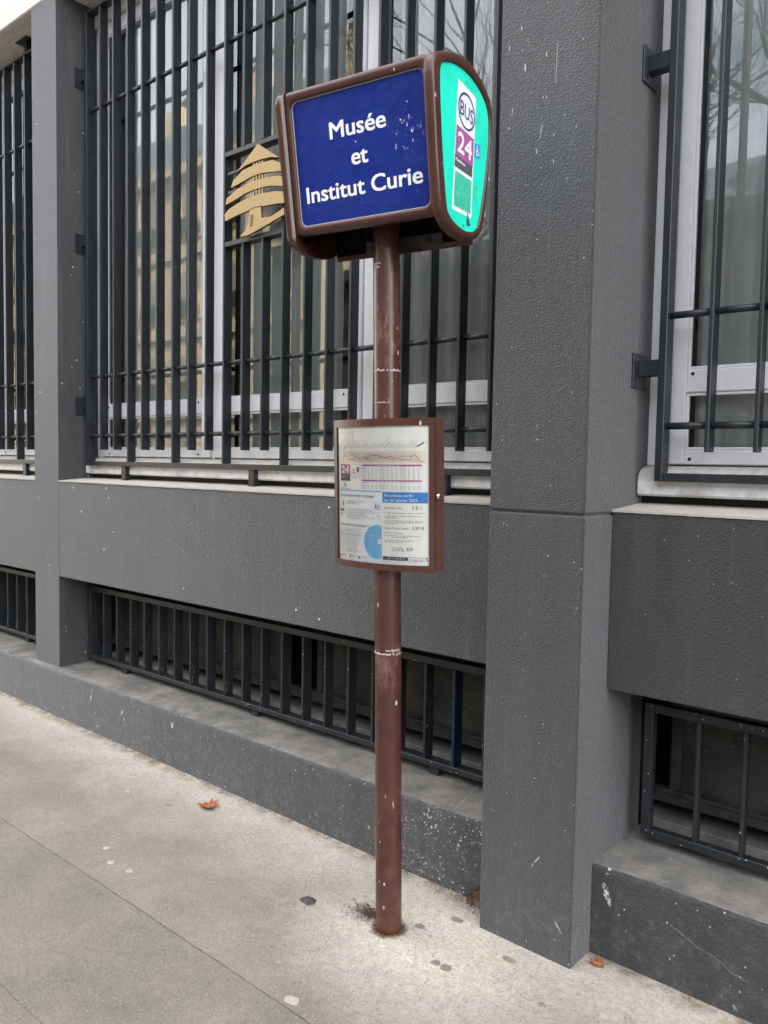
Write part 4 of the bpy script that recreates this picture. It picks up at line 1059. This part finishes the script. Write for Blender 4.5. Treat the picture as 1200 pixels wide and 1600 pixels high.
for i in range(1500):
    x = random.uniform(-5, XR1); dn = noise.noise((x * 4, 2, 0)); 
    if dn < -.1: continue
    y = -.064 - abs(random.gauss(0, .022)) * (.6 + dn); pts.append((x, y, random.uniform(.0007, .0028), gz(x)))
for i in range(160):
    x = random.uniform(XR2, -.3); pts.append((x, -.064 - abs(random.gauss(0, .012)), random.uniform(.0007, .0022), gz(x)))
for i in range(220):
    x = XR1 - abs(random.gauss(0, .09)); pts.append((x, -.07 - abs(random.gauss(0, .035)), random.uniform(.0008, .003), gz(x)))
tag(crumbs('grit', pts, M_soil), 'brown grit lying along the foot of the plinth', 'grit')
# small twigs / bits of leaf litter
pts = []
for i in range(130):
    x = random.uniform(-4.6, -.7); y = -.1 - abs(random.gauss(0, .35)); pts.append((x, y, random.uniform(.001, .0032), gz(x)))
tag(crumbs('litter_bits', pts, M_debris), 'tiny dark bits of litter strewn over the pavement', 'litter')

# ================================================================== ACROSS THE STREET (seen in the glass)
M_lime = stone_mat('sunlit_limestone', (.66, .55, .37), .2, False)
M_zinc = plain('zinc_roof', (.16, .17, .185), .5, var=.2, sc=3)
M_pane = plain('far_shutter', (.34, .30, .23), .5)
M_far = plain('far_render', (.055, .056, .055), .8, var=.1, sc=1)
M_pane2 = plain('dark_far_pane', (.04, .045, .05), .4)
M_bark = plain('bare_branch', (.055, .048, .040), .85, var=.3, sc=12)
def far_building(name, x0, x1, y, zc, zr, mat, label, floors, cols):
    root = empty(name, ((x0 + x1) / 2, y, 0), label, 'building')
    box('wall', (x0, y - 9, -.2), (x1, y, zc), mat, root)
    box('cornice', (x0 - .1, y - 9, zc), (x1 + .3, y + .4, zc + .35), mat, root)
    vs = [(x0, y - .1, zc + .35), (x1, y - .1, zc + .35), (x1 - .4, y - 1.7, zr), (x0, y - 1.7, zr), (x1 - .4, y - 8, zr), (x0, y - 8, zr), (x1, y - 9, zc + .35), (x0, y - 9, zc + .35)]
    link('roof', mesh('roof', vs, [(0, 1, 2, 3), (3, 2, 4, 5), (1, 6, 4, 2), (5, 4, 6, 7), (0, 3, 5, 7)]), M_zinc, root)
    fh = zc / floors; cw = (x1 - x0) / cols
    for f in range(floors):
        box('string_course', (x0, y, f * fh + .05), (x1 + .05, y + .16, f * fh + .3), mat, root)
        for c in range(cols):
            cx = x0 + (c + .5) * cw; w = box('window', (cx - .75, y, f * fh + .75), (cx + .75, y + .10, f * fh + .9), mat, root)
            box('pane', (cx - .55, y + .002, f * fh + .9), (cx + .55, y + .03, f * fh + fh * .82), M_pane if mat is M_lime else M_pane2, w)
            box('window_surround', (cx - .72, y, f * fh + .9), (cx - .55, y + .10, f * fh + fh * .86), mat, w); box('window_surround', (cx + .55, y, f * fh + .9), (cx + .72, y + .10, f * fh + fh * .86), mat, w)
            box('railing', (cx - .7, y + .16, f * fh + .9), (cx + .7, y + .19, f * fh + 1.5), M_bark, w)
    for c in range(cols // 2):
        cx = x0 + (2 * c + 1.2) * cw
        box('dormer', (cx - .7, y - 1.4, zc + .5), (cx + .7, y - .2, zc + 2.1), M_zinc, root); 
        ch = box('chimney', (cx + 1.2, y - 3, zr - 1), (cx + 2.4, y - 2.2, zr + 1.4), mat, root)
        for q in range(4): link('chimney_pot', tube_me('chimney_pot', (cx + 1.35 + .28 * q, y - 2.6, zr + 1.4), (cx + 1.35 + .28 * q, y - 2.6, zr + 1.9), .1, 8), M_far, ch)
    return root
far_building('apartment_building', -46, -19.9, -16.2, 12.4, 15.3, M_lime, 'cream stone apartment block across the street, mirrored in the window glass', 4, 10)
far_building('low_building', -19.6, 30, -17.4, 7.6, 9.4, M_far, 'lower grey building set back across the street, mirrored in the right window', 3, 18)
def tree(x, y, hgt, seed, label, levels=6):
    rnd = random.Random(seed); root = empty('bare_tree', (x, y, 0), label, 'tree', 'bare street trees across the road')
    vt, ft, vb, fb_ = [], [], [], []
    def seg(p, q, r0, r1, V, F, n):
        d = (q - p).normalized(); u = d.orthogonal().normalized(); w = d.cross(u); k = len(V)
        for c, r in ((p, r0), (q, r1)):
            for i in range(n): a = 6.2832 * i / n; V.append(c + (u * math.cos(a) + w * math.sin(a)) * r)
        for i in range(n): F.append((k + i, k + (i + 1) % n, k + n + (i + 1) % n, k + n + i))
    def grow(p, d, l, r, lv):
        V, F, n = (vt, ft, 8) if lv == 0 else (vb, fb_, 5 if lv < 3 else 3)
        steps = 3; 
        for s in range(steps):
            d = (d + Vector((rnd.gauss(0, .10), rnd.gauss(0, .10), rnd.gauss(.03, .07)))).normalized(); q = p + d * (l / steps); r1 = r * .86
            seg(p, q, r, r1, V, F, n); p, r = q, r1
            if lv >= 1 and lv < levels and rnd.random() < .75: side(p, d, l * .55, r * .55, lv + 1)
        if lv < levels:
            for k in range(3 if lv < 2 else 2): side(p, d, l * rnd.uniform(.62, .8), r * .72, lv + 1)
    def side(p, d, l, r, lv):
        ang = rnd.uniform(.35, .85); ax = d.orthogonal(); ax.rotate(Matrix.Rotation(rnd.uniform(0, 6.28), 3, d)); e = d.copy(); e.rotate(Matrix.Rotation(ang, 3, ax)); e.z += .12
        if lv <= levels and r > .003: grow(p, e.normalized(), l, r, lv)
    grow(Vector((x, y, -.1)), Vector((0, 0, 1)), hgt * .30, hgt * .018, 0)
    link('trunk', mesh('trunk', vt, ft, True), M_bark, root); link('branches', mesh('branches', vb, fb_), M_bark, root)
tree(-13.2, -11.6, 13.5, 3, 'bare plane tree across the road, the left one mirrored in the middle window')
tree(-7.9, -11.8, 13.0, 8, 'bare plane tree across the road, mirrored beside the pillar')
tree(-1.3, -11.5, 13.5, 12, 'bare plane tree across the road, mirrored in the right window')
